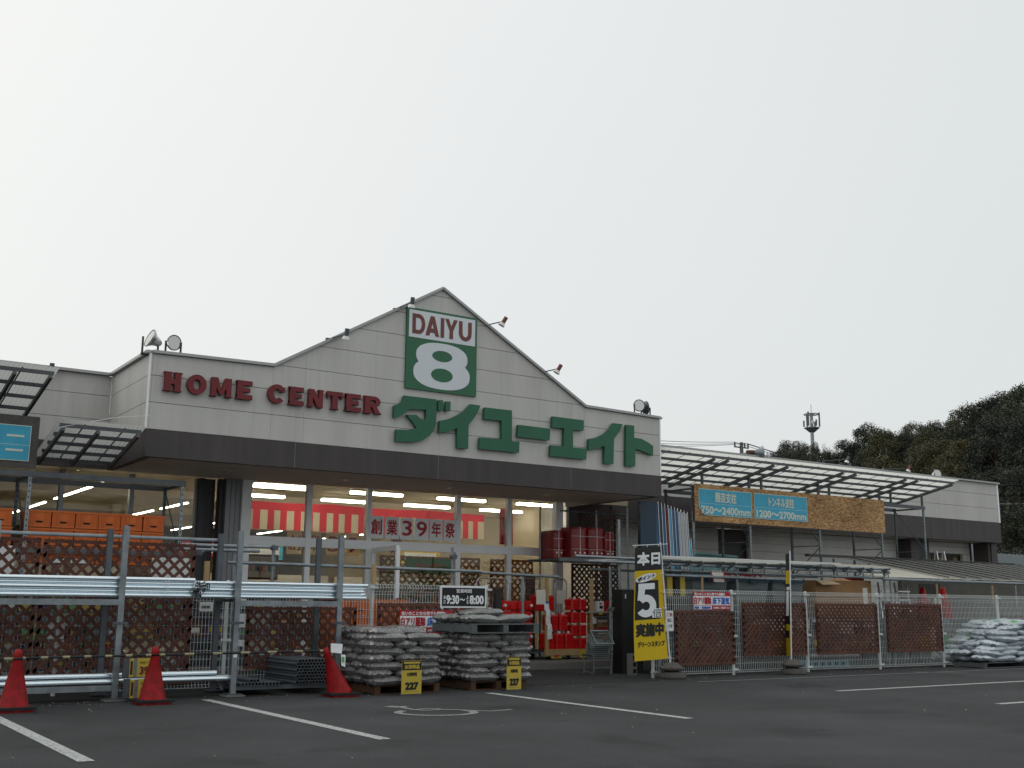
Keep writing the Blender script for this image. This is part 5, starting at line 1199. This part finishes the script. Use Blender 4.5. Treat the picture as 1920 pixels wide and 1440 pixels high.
# bins, cartons and goods behind the right fence
t = thing('goods_shelf', 'long steel shelf of goods behind the right fence', 'shelf', (18.5,16.7,0))
MB().box(14.5, 21.0, 16.45, 17.4, 1.02, 1.06, 'galv_dark').build('top_deck', t); MB().box(14.5, 21.0, 16.45, 17.4, .30, .33, 'galv_dark').build('lower_deck', t)
for x in (14.55, 16.6, 18.7, 20.95): MB().box(x-.02, x+.02, 16.43, 16.47, 0, 1.1, 'galv_dark').build('leg', t)
bn_ = thing('plastic_bin', '', 'bin', (0,0,0), 'grey bins behind the right fence')
mb = MB(); h = .70; vs = [(-.38,-.3,0),(.38,-.3,0),(.38,.3,0),(-.38,.3,0),(-.47,-.37,h),(.47,-.37,h),(.47,.37,h),(-.47,.37,h)]; mb.add(vs, [(0,3,2,1),(0,1,5,4),(1,2,6,5),(2,3,7,6),(3,0,4,7)], 'bin_grey'); mb.box(-.40, .40, -.375, -.36, h-.14, h-.11, 'bin_grey'); mb.build('tub', bn_)
mb = MB(); mb.prism([(-.51,h+.0),(.51,h+.0),(.50,h+.06),(.43,h+.10),(-.43,h+.10),(-.50,h+.06)], -.41, .41, 'bin_lid'); mb.box(-.12, .12, -.43, -.412, h-.03, h+.06, 'bin_lid'); mb.build('lid', bn_)
for i, x in enumerate((15.93, 17.12, 18.18)):
    lb = ['grey bin with dark blue lid above the termite notice','grey bin with dark blue lid, middle of the three','grey bin with dark blue lid next to the cardboard boxes'][i]
    if i == 0: bn_.location = (x,16.95,1.065); bn_['label'] = lb
    else: dup(bn_, (x,16.95,1.065), 0, lb)
def carton(x0, x1, y0, y1, z0, z1, label, flap=False):
    t = thing('cardboard_box', label, 'box', (x0,y0,z0), 'cardboard boxes behind the right fence')
    MB().box(x0, x1, y0, y1, z0, z1, 'cardboard').box(x0+.02, x0+.20, y0-.002, y0-.0005, z0+.05, z0+.2, 'cardboard_pale').build('carton', t)
    if flap:
        mb = MB(); mb.quad((x0,y0,z1),(x0-.05,y0-.25,z1-.10),(x0+.60,y0-.2,z1-.08),(x0+.5,y0,z1), 'cardboard_pale'); mb.quad((x0+.5,y0,z1+.001),(x1,y0,z1+.001),(x1-.1,y0+.2,z1+.06),(x0+.55,y0+.2,z1+.05), 'cardboard'); mb.build('flap', t)
    else: MB().box(x1-.30, x1-.14, y0-.003, y0-.001, z0+(z1-z0)*.35, z0+(z1-z0)*.8, 'tube_housing').build('label', t)
carton(19.0, 20.25, 16.55, 17.1, 1.065, 1.84, 'open cardboard box with raised flap right of the bins', True)
carton(20.27, 20.9, 16.6, 17.2, 1.065, 1.86, 'closed cardboard box with a white label next to the open one')
rng = random.Random(11)
gc = ['galv_dark','bin_grey','cardboard','cardboard_pale','blue_sheet','white','yellow','lattice','light_green','purple','concrete','black','tube_housing','red_plastic','dark_frame','bin_lid']
def goods(name, x0, x1, y0, y1, z, hmax, label, group, wmin=.15, wmax=.4, cols=gc, tagm=True):
    x = x0
    while x < x1-.1:
        w_ = rng.uniform(wmin, wmax); h = rng.uniform(.45, 1)*hmax; m_ = rng.choice(cols); y = rng.uniform(y0, y0+.1)
        t = thing(name, label, 'goods', (x,y,z), group); mb = MB(); c_ = .01
        mb.prism([(x+c_,z),(x+w_-c_,z),(x+w_,z+c_),(x+w_,z+h-c_),(x+w_-c_,z+h),(x+c_,z+h),(x,z+h-c_),(x,z+c_)], y, min(y1, y+.3), m_); mb.build('box_body', t)
        MB().box(x+w_*.15, x+w_*.8, y-.004, y-.001, z+h*.3, z+h*.6, rng.choice(['galv_dark','yellow','bin_grey','dark_frame','light_green','tube_housing'])).build('box_label', t)
        x += w_+rng.uniform(.01,.08)
goods('boxed_item', 14.4, 20.9, 16.5, 17.2, .335, .62, 'packaged item on the lower shelf behind the right fence', 'goods on the lower right shelf', cols=['galv_dark','bin_grey','dark_frame','lattice','bin_lid','concrete'])
goods('boxed_item', 21.3, 23.9, 16.6, 17.2, .1, 1.1, 'packaged item standing behind the fence left of the white sacks', 'goods left of the white sacks', cols=['galv_dark','tube_housing','concrete','dark_frame','bin_grey','blue_sheet'])
t = thing('blue_tray', 'light blue plastic tray on the ground behind the third right lattice', 'tray', (17.9,16.0,0)); MB().box(17.95, 19.3, 16.0, 16.4, .06, .19, 'light_blue').build('tray_body', t)
for k in range(6): MB().box(18.0+.21*k, 18.12+.21*k, 15.994, 15.999, .09, .15, 'hole').build('slot', t)
for i in range(3):
    o = bag('soil_bag', GB[i+1], (18.35+.5*i, 16.1, .20), 0, 'grey bag lying on the light blue tray behind the fence', 'bag', 'bags on the blue tray')
for i, (x, z) in enumerate([(21.3,1.35),(21.9,1.35)]):
    t = thing('folding_chair', ['aluminium folding chair under the plain sheet of the lean-to','second aluminium folding frame beside the red cones'][i], 'chair', (x+.5,17,1.0), 'folding frames under the lean-to')
    for dx in (.05,.5): MB().beam((x+.4+dx,17.0,1.0),(x+.55+dx,17.2,1.85), .04, .03, 'silver').build('leg', t)
    for k in range(3): MB().beam((x+.5+.04*k,17.02+.04*k,1.25+.2*k),(x+.95+.04*k,17.02+.04*k,1.25+.2*k), .03, .03, 'silver').build('slat', t)
for i, x in enumerate((23.55, 24.35)):
    mb = MB(); mb.lathe([(.22,0),(.06,.72),(.05,.75)], (x,17.2,1.02), 'red_plastic', 20)
    solo(mb, 'stored_cone', ['large red cone stored under the lean-to, left one','large red cone stored under the lean-to, right one'][i], 'cone', (x,17.2,1.02), smooth=True)
solo(MB().box(23.0, 24.9, 16.9, 17.6, .9, 1.0, 'galv_dark').box(23.05,23.1,16.95,17.0,0,.9,'galv_dark').box(24.8,24.85,16.95,17.0,0,.9,'galv_dark'), 'low_table', 'low dark table carrying the stored red cones', 'table', (23,17,0))
solo(MB().box(20.9, 23.0, 16.95, 17.6, .93, .98, 'galv_dark').box(20.95,21.0,16.97,17.0,0,.93,'galv_dark').box(22.9,22.95,16.97,17.0,0,.93,'galv_dark'), 'low_table', 'low dark table carrying the folding frames', 'table', (21,17,0))
mb = MB(); mb.box(24.9, 30.5, 18.8, 18.9, 0, 2.0, 'concrete'); mb.box(25.6, 26.5, 18.78, 18.799, .3, 1.9, 'dark_frame'); solo(mb, 'grey_screen', 'grey boarded screen under the lean-to at the right edge', 'screen', (24.9,18.8,0))
for (x, z, m_, lb) in ((16.0,1.98,'tube_housing','white sheet with red edges hanging from the shelter rail'),):
    mb = MB(); mb.quad((15.72,16.25,1.74),(16.0,16.25,1.74),(16.02,16.3,1.96),(15.7,16.3,1.96), 'tube_housing'); mb.quad((15.69,16.245,1.74),(15.72,16.245,1.74),(15.70,16.295,1.96),(15.66,16.295,1.96), 'ink_red'); mb.quad((16.0,16.245,1.74),(16.03,16.245,1.74),(16.06,16.295,1.96),(16.02,16.295,1.96), 'ink_red'); solo(mb, 'hanging_sheet', lb, 'sheet', (15.7,16.3,1.74))
mb = MB(); mb.box(17.05, 18.2, 17.35, 17.37, 1.82, 1.97, 'ink_red'); mb.text('お買得セール品', (17.1,17.35,1.86), (1.05,0,0), (0,0,.07), 'paper', .004, off=.004); solo(mb, 'red_strip_sign', 'red strip sign with white lettering above the grey bins', 'sign', (17.05,17.35,1.82))
mb = MB(); mb.box(20.95, 21.6, 17.35, 17.37, 1.55, 1.98, 'ink_red'); mb.quad((21.0,17.34,1.52),(21.35,17.34,1.52),(21.3,17.34,1.82),(21.05,17.34,1.80), 'light_blue'); solo(mb, 'red_poster', 'red and pale poster right of the cardboard boxes', 'poster', (20.95,17.35,1.5))
t = thing('packed_tools', 'dark blue and yellow packaged tools hanging right of the large banner', 'tools', (14.6,16.6,1.5))
for k, (x, m_) in enumerate(((14.55,'purple'),(14.72,'yellow'),(14.92,'black'),(15.05,'yellow'),(14.40,'pale_tube'))): MB().box(x, x+.13, 16.5, 16.6, 1.45, 1.88-.02*k, m_).build('package', t)
# ================================================================== INSIDE AND BEHIND THE LEFT FENCE
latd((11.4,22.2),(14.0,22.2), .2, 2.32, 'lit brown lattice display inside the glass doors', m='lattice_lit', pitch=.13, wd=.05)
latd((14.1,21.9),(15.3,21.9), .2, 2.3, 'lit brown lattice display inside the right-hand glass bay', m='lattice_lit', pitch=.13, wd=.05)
latd((14.0,20.4),(14.8,21.1), .2, 1.9, 'brown lattice leaning outside the right end of the glass', m='lattice', pitch=.10)
def shelfunit(x0, x1, y, label, hmax=1.9):
    t = thing('shop_shelf', label, 'shelf', (x0,y,.14), 'shelves inside the shop')
    MB().box(x0, x1, y+.42, y+.45, .14, hmax, 'tube_housing').build('back_panel', t)
    for z in (.25,.75,1.25,1.7): MB().box(x0, x1, y, y+.42, z, z+.03, 'tube_housing').build('shelf_board', t)
    for z in (.28,.78,1.28): goods('shelf_goods', x0, x1, y+.05, y+.4, z, .36, 'coloured packet on the '+label, 'packets on the '+label, .10, .28, ['red_plastic','yellow','light_green','white','blue_sheet','orange','cardboard','purple'])
shelfunit(8.1, 11.2, 24.0, 'shop shelf left of the doors')
shelfunit(11.6, 16.8, 24.5, 'shop shelf behind the lattice')
shelfunit(.5, 6.8, 25.0, 'shop shelf behind the crates', 2.2)
mb = MB(); mb.box(8.0, 9.2, 22.9, 23.0, .14, 1.60, 'white'); solo(mb, 'white_partition', 'low white partition just inside the left glass bay', 'partition', (8,22.9,.14))
mb = MB(); mb.box(8.5, 9.3, 22.85, 22.88, 1.75, 2.28, 'lattice'); mb.box(8.55, 9.25, 22.845, 22.849, 1.80, 2.23, 'cardboard_pale')
for k in range(4): mb.box(8.62+.15*k, 8.72+.15*k, 22.84, 22.844, 1.92, 2.08, 'black' if k % 2 else 'ink_red')
solo(mb, 'framed_notice', 'wood framed notice inside the left glass bay', 'notice', (8.5,22.85,1.75))
mb = MB(); mb.box(12.0, 13.3, 22.1, 22.13, 1.95, 2.28, 'light_green'); mb.text('ガーデン', (12.2,22.1,2.03), (.8,0,0), (0,0,.15), 'orange', .01, off=.005); solo(mb, 'green_sign', 'green hanging sign inside above the lattice display', 'sign', (12,22.1,1.95))
# open white door leaf
t = thing('door_leaf', 'white framed door leaf folded out toward the car park', 'door', (10.5,20.9,.13)); a = V((10.55,20.85,.13)); b = V((10.45,19.6,.13))
mb = MB(); H = 2.22
for p in (a, b): mb.beam(p, p+V((0,0,H)), .08, .06, 'white_frame', up=(0,1,0))
mb.beam(a+V((0,0,H)), b+V((0,0,H)), .06, .10, 'white_frame'); mb.beam(a+V((0,0,1.0)), b+V((0,0,1.0)), .05, .06, 'white_frame'); mb.beam(a+V((0,0,.06)), b+V((0,0,.06)), .06, .12, 'white_frame'); mb.build('frame', t)
MB().add([a+V((0,-.03,1.05)), b+V((0,.03,1.05)), b+V((0,.03,H-.06)), a+V((0,-.03,H-.06))], [(0,1,2,3)], 'glass').build('window_pane', t)
# second orange crate pile on the ground
for r_ in range(3):
    for i in range(4): dup(cr, (8.35+.37*i, 17.9, .50+.282*r_), 0, 'orange crate in the %s row of the low pile behind the left fence' % rowname[r_], 'orange crates behind the left fence')
solo(MB().box(8.1, 9.7, 17.6, 18.2, .45, .495, 'galv_dark').box(8.12,8.16,17.62,17.66,0,.45,'galv_dark').box(9.64,9.68,17.62,17.66,0,.45,'galv_dark'), 'low_table', 'low dark table under the orange crate pile', 'table', (8.1,17.6,0))
t = thing('display_table', 'dark display table of small goods behind the left fence', 'table', (4,17.4,0))
for z in (.30,.72,1.12): MB().box(-.5, 7.8, 17.2, 18.0, z-.03, z, 'galv_dark').build('deck', t)
for x in (-.4,2,4,6,7.7): MB().box(x-.025, x+.025, 17.18, 17.23, 0, 1.12, 'galv_dark').build('leg', t)
for z, hm in ((.305,.30),(.725,.28),(1.125,.25)): goods('boxed_item', -.4, 7.6, 17.25, 17.9, z, hm, 'small packaged item on the display table behind the left fence', 'goods on the left display table', .12, .38, ['dark_frame','galv_dark','bin_grey','light_green','lattice','yellow','purple','black','dark_frame','white'])
for i, (x, w_, z0_, z1_) in enumerate(((2.55,.45,1.62,2.02),(5.0,.50,1.62,1.92),(3.55,.22,1.80,1.86),(3.80,.2,1.80,1.86))):
    solo(MB().box(x, x+w_, 17.0, 17.3, z0_, z1_, 'white'), 'white_carton', ['large white carton seen through the left lattice','white carton seen through the wide lattice near its right end','flat white packet seen through the wide lattice, left one','flat white packet seen through the wide lattice, right one'][i], 'carton', (x,17,z0_))
solo(MB().box(1.5, 7.2, 17.35, 17.9, 1.56, 1.60, 'galv_dark'), 'high_shelf_board', 'long dark shelf board behind the left lattices', 'shelf board', (1.5,17.3,1.56))
solo(MB().box(3.52, 3.60, 16.30, 16.36, 1.60, 1.86, 'wood'), 'fence_stake', 'short wooden stake on the left fence post', 'stake', (3.5,16.3,1.6))
solo(MB().box(5.50, 5.57, 16.30, 16.36, 1.58, 1.86, 'wood_pale'), 'fence_stake', 'pale wooden stake tied beside the third rack upright', 'stake', (5.5,16.3,1.58))
solo(MB().box(8.24, 8.30, 16.28, 16.34, 1.58, 1.88, 'wood_pale'), 'fence_stake', 'pale wooden stake above the fence post before the door leaf', 'stake', (8.2,16.3,1.58))
# potted flowers in front of the doors
mb = MB(); rr = random.Random(3)
for i in range(700):
    x = rr.uniform(8.5,12.3); y = rr.uniform(18.9,19.8); z = 1.02+rr.random()**2*.35; s_ = .035; a = V((rr.uniform(-1,1),rr.uniform(-1,1),rr.uniform(-1,1))).normalized()*s_; b = a.orthogonal().normalized()*s_
    p = V((x,y,z)); mb.quad(p-a, p-b, p+a, p+b, rr.choice(['green_leaf','green_leaf','green_leaf','purple','paper','ink_red']))
o = solo(mb, 'potted_flowers', 'low mass of dark foliage and purple flowers in front of the doors', 'flowers', (10,19.3,1)); o['kind'] = 'stuff'
t = thing('flower_stand', 'dark stand carrying the flowers in front of the doors', 'stand', (8.5,18.9,.14)); MB().box(8.4, 12.4, 18.85, 19.9, .98, 1.02, 'dark_frame').build('deck', t)
for x in (8.5,10.4,12.3): MB().box(x-.03, x+.03, 18.87, 18.93, .14, .98, 'dark_frame').build('leg', t)

# ================================================================== HILL, TREES, TOWER, POLE, HOUSES
sky_px = [(1300,900),(1400,872),(1450,838),(1480,830),(1560,822),(1600,812),(1650,800),(1700,790),(1750,785),(1800,776),(1830,768),(1850,748),(1890,730),(1920,720),(2000,700),(2150,680)]
def azel(x, y):
    d = _ray(x, y); return math.atan2(d.x, d.y), d.z/math.hypot(d.x, d.y)
AE = [azel(*p) for p in sky_px]
def skyel(az):
    if az <= AE[0][0]: return AE[0][1]
    for (a, ea), (b, eb) in zip(AE, AE[1:]):
        if az <= b: return ea+(eb-ea)*(az-a)/(b-a)
    return AE[-1][1]
def near_far(az): # ridge distance: closer on the right
    return 175-55*min(1, max(0, (az-AE[3][0])/(AE[13][0]-AE[3][0])))
def ground_h(X, Y):
    az = math.atan2(X, Y); d = math.hypot(X, Y); dr = near_far(az); d0 = dr*.50
    top = EYE+skyel(az)*dr-6.9; s_ = min(1.15, max(0, (d-d0)/(dr-d0))); s_ = s_*s_*(3-2*s_) if s_ < 1 else 1
    fall = min(1, max(0, (az-AE[0][0])/.045)); return max(0, top)*s_*fall
mb = MB(); nx, ny = 70, 40; vs = []
for j in range(ny+1):
    for i in range(nx+1):
        az = .72+(1.30-.72)*i/nx; d = 42+(250-42)*j/ny; X = d*sin(az); Y = d*cos(az); vs.append((X, Y, ground_h(X, Y)-.03+.3*noise.noise(V((X*.05,Y*.05,0)))*(1 if j else 0)))
mb.add(vs, [(j*(nx+1)+i, j*(nx+1)+i+1, (j+1)*(nx+1)+i+1, (j+1)*(nx+1)+i) for j in range(ny) for i in range(nx)], 'soil'); struct(mb, 'hill', smooth=True)
def crown_mesh(kind, seed):
    r = random.Random(seed); mb = MB(); H = 7.0
    def leafquad(p, s_, m):
        a = V((r.uniform(-1,1),r.uniform(-1,1),r.uniform(-.7,.7))).normalized(); b = a.cross(V((r.uniform(-1,1),r.uniform(-1,1),r.uniform(-1,1)))).normalized()
        a = a*s_; b = b*s_*.55; mb.quad(p-a-b*.3, p-b, p+a+b*.3, p+b, m)
    if kind in ('broad', 'bamboo'):
        m = 'leaf_dark' if seed % 2 == 0 else 'leaf_mid'
        if kind == 'bamboo': m = 'leaf_olive'
        for c_ in range(58):
            th = r.uniform(0, 2*pi); ph = r.uniform(-1.0, 1.0); R_ = 2.5*(.55+.5*r.random()) if ph > 0 else 2.3
            cx_, cy_, cz_ = R_*cos(th)*sqrt(max(0,1-ph*ph)), R_*sin(th)*sqrt(max(0,1-ph*ph)), 3.7+ph*3.0
            cr_ = r.uniform(.5,1.0)
            for k in range(210):
                v = V((r.gauss(0,1),r.gauss(0,1),r.gauss(0,.75))).normalized()*cr_*(.55+.5*r.random()); leafquad(V((cx_,cy_,cz_))+v, r.uniform(.06,.12), m)
    elif kind == 'conifer':
        for lv in range(16):
            z = 1.6+lv*.40; R_ = (8.2-z)*.36
            for k in range(11):
                th = 2*pi*k/11+r.random(); L_ = R_*r.uniform(.7,1.15)
                for q in range(24):
                    f = r.random()**.6; p = V((cos(th)*L_*f, sin(th)*L_*f, z-.25*f+r.uniform(-.12,.12))); leafquad(p+V((r.uniform(-.15,.15),r.uniform(-.15,.15),0)), r.uniform(.09,.17), 'leaf_dark')
    else: # bare tree
        def br(p, d, L_, rad, dep):
            q = p+d*L_; mb.tube(p, q, rad, 'twig', 4, r2=rad*.6, caps=False)
            if dep == 0: return
            for k in range(4 if dep > 1 else 5):
                nd = (d+V((r.uniform(-1,1),r.uniform(-1,1),r.uniform(-.3,.8)))*.75).normalized(); br(p+d*L_*r.uniform(.45,1), nd, L_*r.uniform(.55,.8), rad*.55, dep-1)
        br(V((0,0,1.2)), V((0,0,1)), 2.0, .12, 5)
    me = bpy.data.meshes.new('crown'); me.from_pydata(mb.v, [], mb.f)
    for q in mb.ms: me.materials.append(MT[q])
    me.polygons.foreach_set('material_index', mb.m); me.update(); return me
CR = {'broad': [crown_mesh('broad', s_) for s_ in range(4)], 'bamboo': [crown_mesh('bamboo', 10+s_) for s_ in range(2)], 'conifer': [crown_mesh('conifer', 20+s_) for s_ in range(2)], 'bare': [crown_mesh('bare', 30+s_) for s_ in range(3)]}
tm = MB(); tm.tube((0,0,-.6),(0.1,0,2.2), .20, 'bark', 8, r2=.15); tm.tube((.1,0,2.2),(-.1,.1,4.6), .15, 'bark', 8, r2=.06)
for th in (0,1.3,2.4,3.6,4.9): tm.tube((.05,0,2.4+th*.2),(1.5*cos(th),1.5*sin(th),3.9+th*.25), .07, 'bark', 5, r2=.03)
_t = tm.build('trunk'); TRUNK = _t.data; bpy.data.objects.remove(_t)
LBL = {'broad': ('evergreen_tree','dark evergreen tree'), 'bamboo': ('bamboo_clump','yellowish olive bamboo crown'), 'conifer': ('conifer_tree','pointed dark conifer'), 'bare': ('bare_tree','leafless grey tree')}
def tree(kind, X, Y, sc, where, group, rr):
    nm, lb = LBL[kind]; z = ground_h(X, Y)
    t = thing(nm, lb+' '+where, 'tree', (X, Y, z), group); t.rotation_euler[2] = rr.uniform(0, 6.28); t.scale = (sc*rr.uniform(.9,1.15), sc*rr.uniform(.9,1.15), sc)
    c_ = bpy.data.objects.new('crown', rr.choice(CR[kind])); C.objects.link(c_); c_.parent = t
    c_ = bpy.data.objects.new('trunk', TRUNK); C.objects.link(c_); c_.parent = t
rr = random.Random(21); cnt = 0
for row, (f, sc, where) in enumerate([(.56,.75,'at the foot of the wooded hill'),(.64,.8,'low on the wooded hill'),(.72,.85,'on the lower slope of the wooded hill'),(.80,.9,'halfway up the wooded hill'),(.88,.95,'on the upper slope of the wooded hill'),(.95,1.0,'just below the crest of the wooded hill'),(1.0,1.0,'on the crest of the wooded hill')]):
    az = AE[1][0]+.028+rr.uniform(0,.012)
    while az < 1.20:
        d = near_far(az)*f*rr.uniform(.975,1.025); X = d*sin(az); Y = d*cos(az); px = rr.random(); u = (az-AE[3][0])/(AE[13][0]-AE[3][0])
        if row >= 5: kind = 'bare' if (u < .3 and px < .5) else 'conifer' if px < .09 and u > .2 else 'bamboo' if (.35 < u < .8 and px < .35) else 'broad'
        else: kind = 'bamboo' if (.30 < u < .75 and row > 1 and px < .48) else 'bare' if (u < .25 and px < .3) else 'broad'
        s2 = sc*rr.uniform(.65,1.0)
        if Y > 24 or X > 45: tree(kind, X, Y, s2, where, 'trees '+where, rr); cnt += 1
        az += .0185*sc*rr.uniform(.75,1.15)
print('trees', cnt)
# mast
p0 = PY(1525,862,118); p1 = PY(1523,775,118); H = p1.z-p0.z
t = thing('antenna_mast', 'grey telephone antenna mast with two ring platforms on the ridge', 'mast', (p0.x,p0.y,ground_h(p0.x,p0.y)))
x, y = p0.x, p0.y; MB().tube((x,y,ground_h(x,y)),(x,y,p1.z), .36, 'galv', 12, r2=.24).build('pole', t)
zt, zb_ = p1.z-.2, PY(1525,803,118).z; MB().tube((x,y,zt),(x,y,zt+1.6), .05, 'galv', 6).build('lightning_rod', t)
for z in (zt, zb_):
    mb = MB(); n = 14
    for i in range(n):
        a0 = 2*pi*i/n; a1 = 2*pi*(i+1)/n; mb.tube((x+1.15*cos(a0),y+1.15*sin(a0),z),(x+1.15*cos(a1),y+1.15*sin(a1),z), .08, 'galv', 6)
        if i % 2 == 0: mb.tube((x,y,z),(x+1.15*cos(a0),y+1.15*sin(a0),z), .04, 'galv', 5)
    if z == zb_: mb.lathe([(.4,-.7),(1.1,-.1),(1.1,0)], (x,y,z), 'galv', 16)
    mb.build('ring_platform', t)
for i in range(6):
    a = 2*pi*i/6+.3; MB().box(x+1.2*cos(a)-.09, x+1.2*cos(a)+.09, y+1.2*sin(a)-.09, y+1.2*sin(a)+.09, zb_+.2, zt+.3 if i % 2 else zb_+1.2, 'galv_dark').build('antenna_panel', t)
MB().tube((x-.4,y-.5,(zt+zb_)/2-.3),(x-.4,y-.65,(zt+zb_)/2-.3), .30, 'white', 14).build('dish', t)
# utility pole and wires
q = PY(1390,832,60)
t = thing('utility_pole', 'concrete utility pole top with crossarm behind the right canopy', 'utility pole', (q.x,q.y,0))
MB().tube((q.x,q.y,0),(q.x,q.y,q.z+.1), .2, 'concrete', 12, r2=.14).build('pole', t)
cz = PY(1390,839,60).z; MB().beam((q.x-.75,q.y,cz),(q.x+.75,q.y,cz), .09, .09, 'galv_dark').build('crossarm', t)
for dx in (-.7,.7,.35): MB().tube((q.x+dx,q.y,cz+.04),(q.x+dx,q.y,cz+.36), .06, 'dark_frame', 8).build('insulator', t)
def wire(p, q, label, sag=.6, m='dark_frame', r_=.012):
    mb = MB(); n = 24; pts = []
    for i in range(n+1): f = i/n; a = V(p)*(1-f)+V(q)*f; a.z -= sag*4*f*(1-f); pts.append(a)
    mb.path(pts, r_, m, 4); solo(mb, 'overhead_wire', label, 'wire', tuple(p), 'overhead wires')
for i, (dx, y2) in enumerate(((-.7,40),(.35,42),(.7,44))):
    a = V((q.x+dx, q.y, cz+.36)); wire(a, (q.x+70, q.y+18, cz+.1+.15*i), 'thin overhead wire running right from the utility pole before the hill', 1.0, r_=.022); wire(a, (q.x-40, q.y-10, cz-1.5-.6*i), 'thin overhead wire running down left from the utility pole', .8, r_=.022)
for i, yy in enumerate((905, 929, 934, 941, 968, 1003)):
    a = PY(1840, yy+3, 45); b = PY(2050, yy-6+3*(i % 3), 43); wire(a, b, 'thin wire crossing the dark hillside at the right edge', .15, 'tube_housing' if i == 3 else 'galv_dark', .012)
# houses
def house(x0, x1, y0, y1, h, rise, wallm, roofm, label):
    t = thing('house', label, 'house', ((x0+x1)/2, y0, 0)); MB().box(x0, x1, y0, y1, 0, h, wallm).build('wall', t)
    mb = MB(); ym = (y0+y1)/2
    mb.add([(x0-.5,y0-.5,h-.1),(x1+.5,y0-.5,h-.1),(x1+.5,ym,h+rise),(x0-.5,ym,h+rise),(x0-.5,y1+.5,h-.1),(x1+.5,y1+.5,h-.1)], [(0,1,2,3),(3,2,5,4)], roofm)
    x = x0-.45
    while x < x1+.5: mb.beam((x,y0-.5,h-.07),(x,ym,h+rise+.03), .07, .06, 'bin_grey' if roofm == 'roof_tile' else 'stone'); x += .34
    mb.build('roof', t); mb = MB(); mb.add([(x0,y0,h),(x0,y1,h),(x0,ym,h+rise-.1)], [(0,1,2)], wallm); mb.add([(x1,y0,h),(x1,y1,h),(x1,ym,h+rise-.1)], [(0,1,2)], wallm); mb.build('gable_wall', t)
    MB().box(x0+1, x0+2.4, y0-.04, y0-.01, h-1.6, h-.5, 'dark_frame').build('window', t)
a = PY(1886,1064,30); house(a.x+.4, a.x+12, 30, 36, 2.6, 1.35, 'house_wall', 'roof_tile', 'low house with blue grey ribbed roof at the right edge')
a = PY(1882,1040,42); house(a.x, a.x+4, 42, 50, 4.3, 1.6, 'house_wall', 'roof_red', 'house with reddish tiled roof half hidden by the wing corner')
a = PY(1890,1028,51); house(a.x+3, a.x+16, 51, 60, 5.6, 2.6, 'house_wall', 'roof_tile', 'taller house with blue grey tiled roof at the right edge')

goods('boxed_item', 21.0, 24.7, 17.4, 17.6, 1.0, .60, 'packaged item on the low tables under the lean-to', 'goods under the lean-to', .12, .35, ['galv_dark','silver','dark_frame','concrete','light_blue','white','bin_grey'])
# litter and grit along the kerbs and fences
mb = MB(); rr = random.Random(9)
for i in range(900):
    if i < 500: x = rr.uniform(13.4, 28); y = 15.35+rr.gauss(0,.22)
    elif i < 750: x = rr.uniform(1, 11); y = 14.9+rr.gauss(0,.35)
    else: x = rr.uniform(0, 22); y = rr.uniform(8.5, 15)
    s_ = rr.uniform(.004,.014); h_ = s_*.7; a_ = rr.random()*6
    P = [V((x+s_*cos(a_+k*2.1), y+s_*sin(a_+k*2.1), .0045)) for k in range(3)]+[V((x,y,.0045+h_))]
    mb.add(P, [(0,1,3),(1,2,3),(2,0,3)], rr.choice(['stone','concrete','wood','cardboard_pale','stone']))
o = mb.build('ground_litter'); tag(o, 'scattered grit and dry leaf bits on the asphalt', 'grit', kind='stuff')

mb = MB(); rr = random.Random(31)
for i in range(2600):
    cx_ = rr.choice((11.5,12.0,12.5,13.0,13.5)); p = V((cx_+rr.gauss(0,.20), 21.75+rr.gauss(0,.12), rr.uniform(.5,2.05))); s_ = rr.uniform(.02,.05)
    a = V((rr.uniform(-1,1),rr.uniform(-1,1),rr.uniform(-1,1))).normalized()*s_; b = a.orthogonal().normalized()*s_*.6
    mb.quad(p-a, p-b, p+a, p+b, rr.choice(['green_leaf']*9+['ink_red','white','banner_yellow']))
o = solo(mb, 'foliage_display', 'bushy green foliage with red and white specks just inside the glass doors', 'foliage', (12.5,21.75,.5)); o['kind'] = 'stuff'
t = thing('foliage_stand', 'low wooden stand under the foliage inside the glass doors', 'stand', (12.5,21.75,.14)); MB().box(11.3, 13.8, 21.5, 22.0, .14, .50, 'wood').build('crate_body', t)
for i, (x, m_) in enumerate(((8.5,'ink_red'),(9.9,'sign_blue'),(14.5,'banner_yellow'),(2.2,'ink_red'),(5.0,'light_green'))):
    mb = MB(); mb.box(x, x+1.2, 27.0, 27.03, 2.35, 2.75, m_); mb.box(x+.1, x+1.1, 26.99, 26.999, 2.45, 2.65, 'paper')
    solo(mb, 'hanging_aisle_sign', ['red aisle sign hung inside behind the left glass bay','blue aisle sign hung inside behind the curtain','yellow aisle sign hung inside behind the right glass bay','red aisle sign hung inside behind the orange crates','green aisle sign hung inside left of the sliding door'][i], 'sign', (x,27,2.35), 'aisle signs inside the shop')
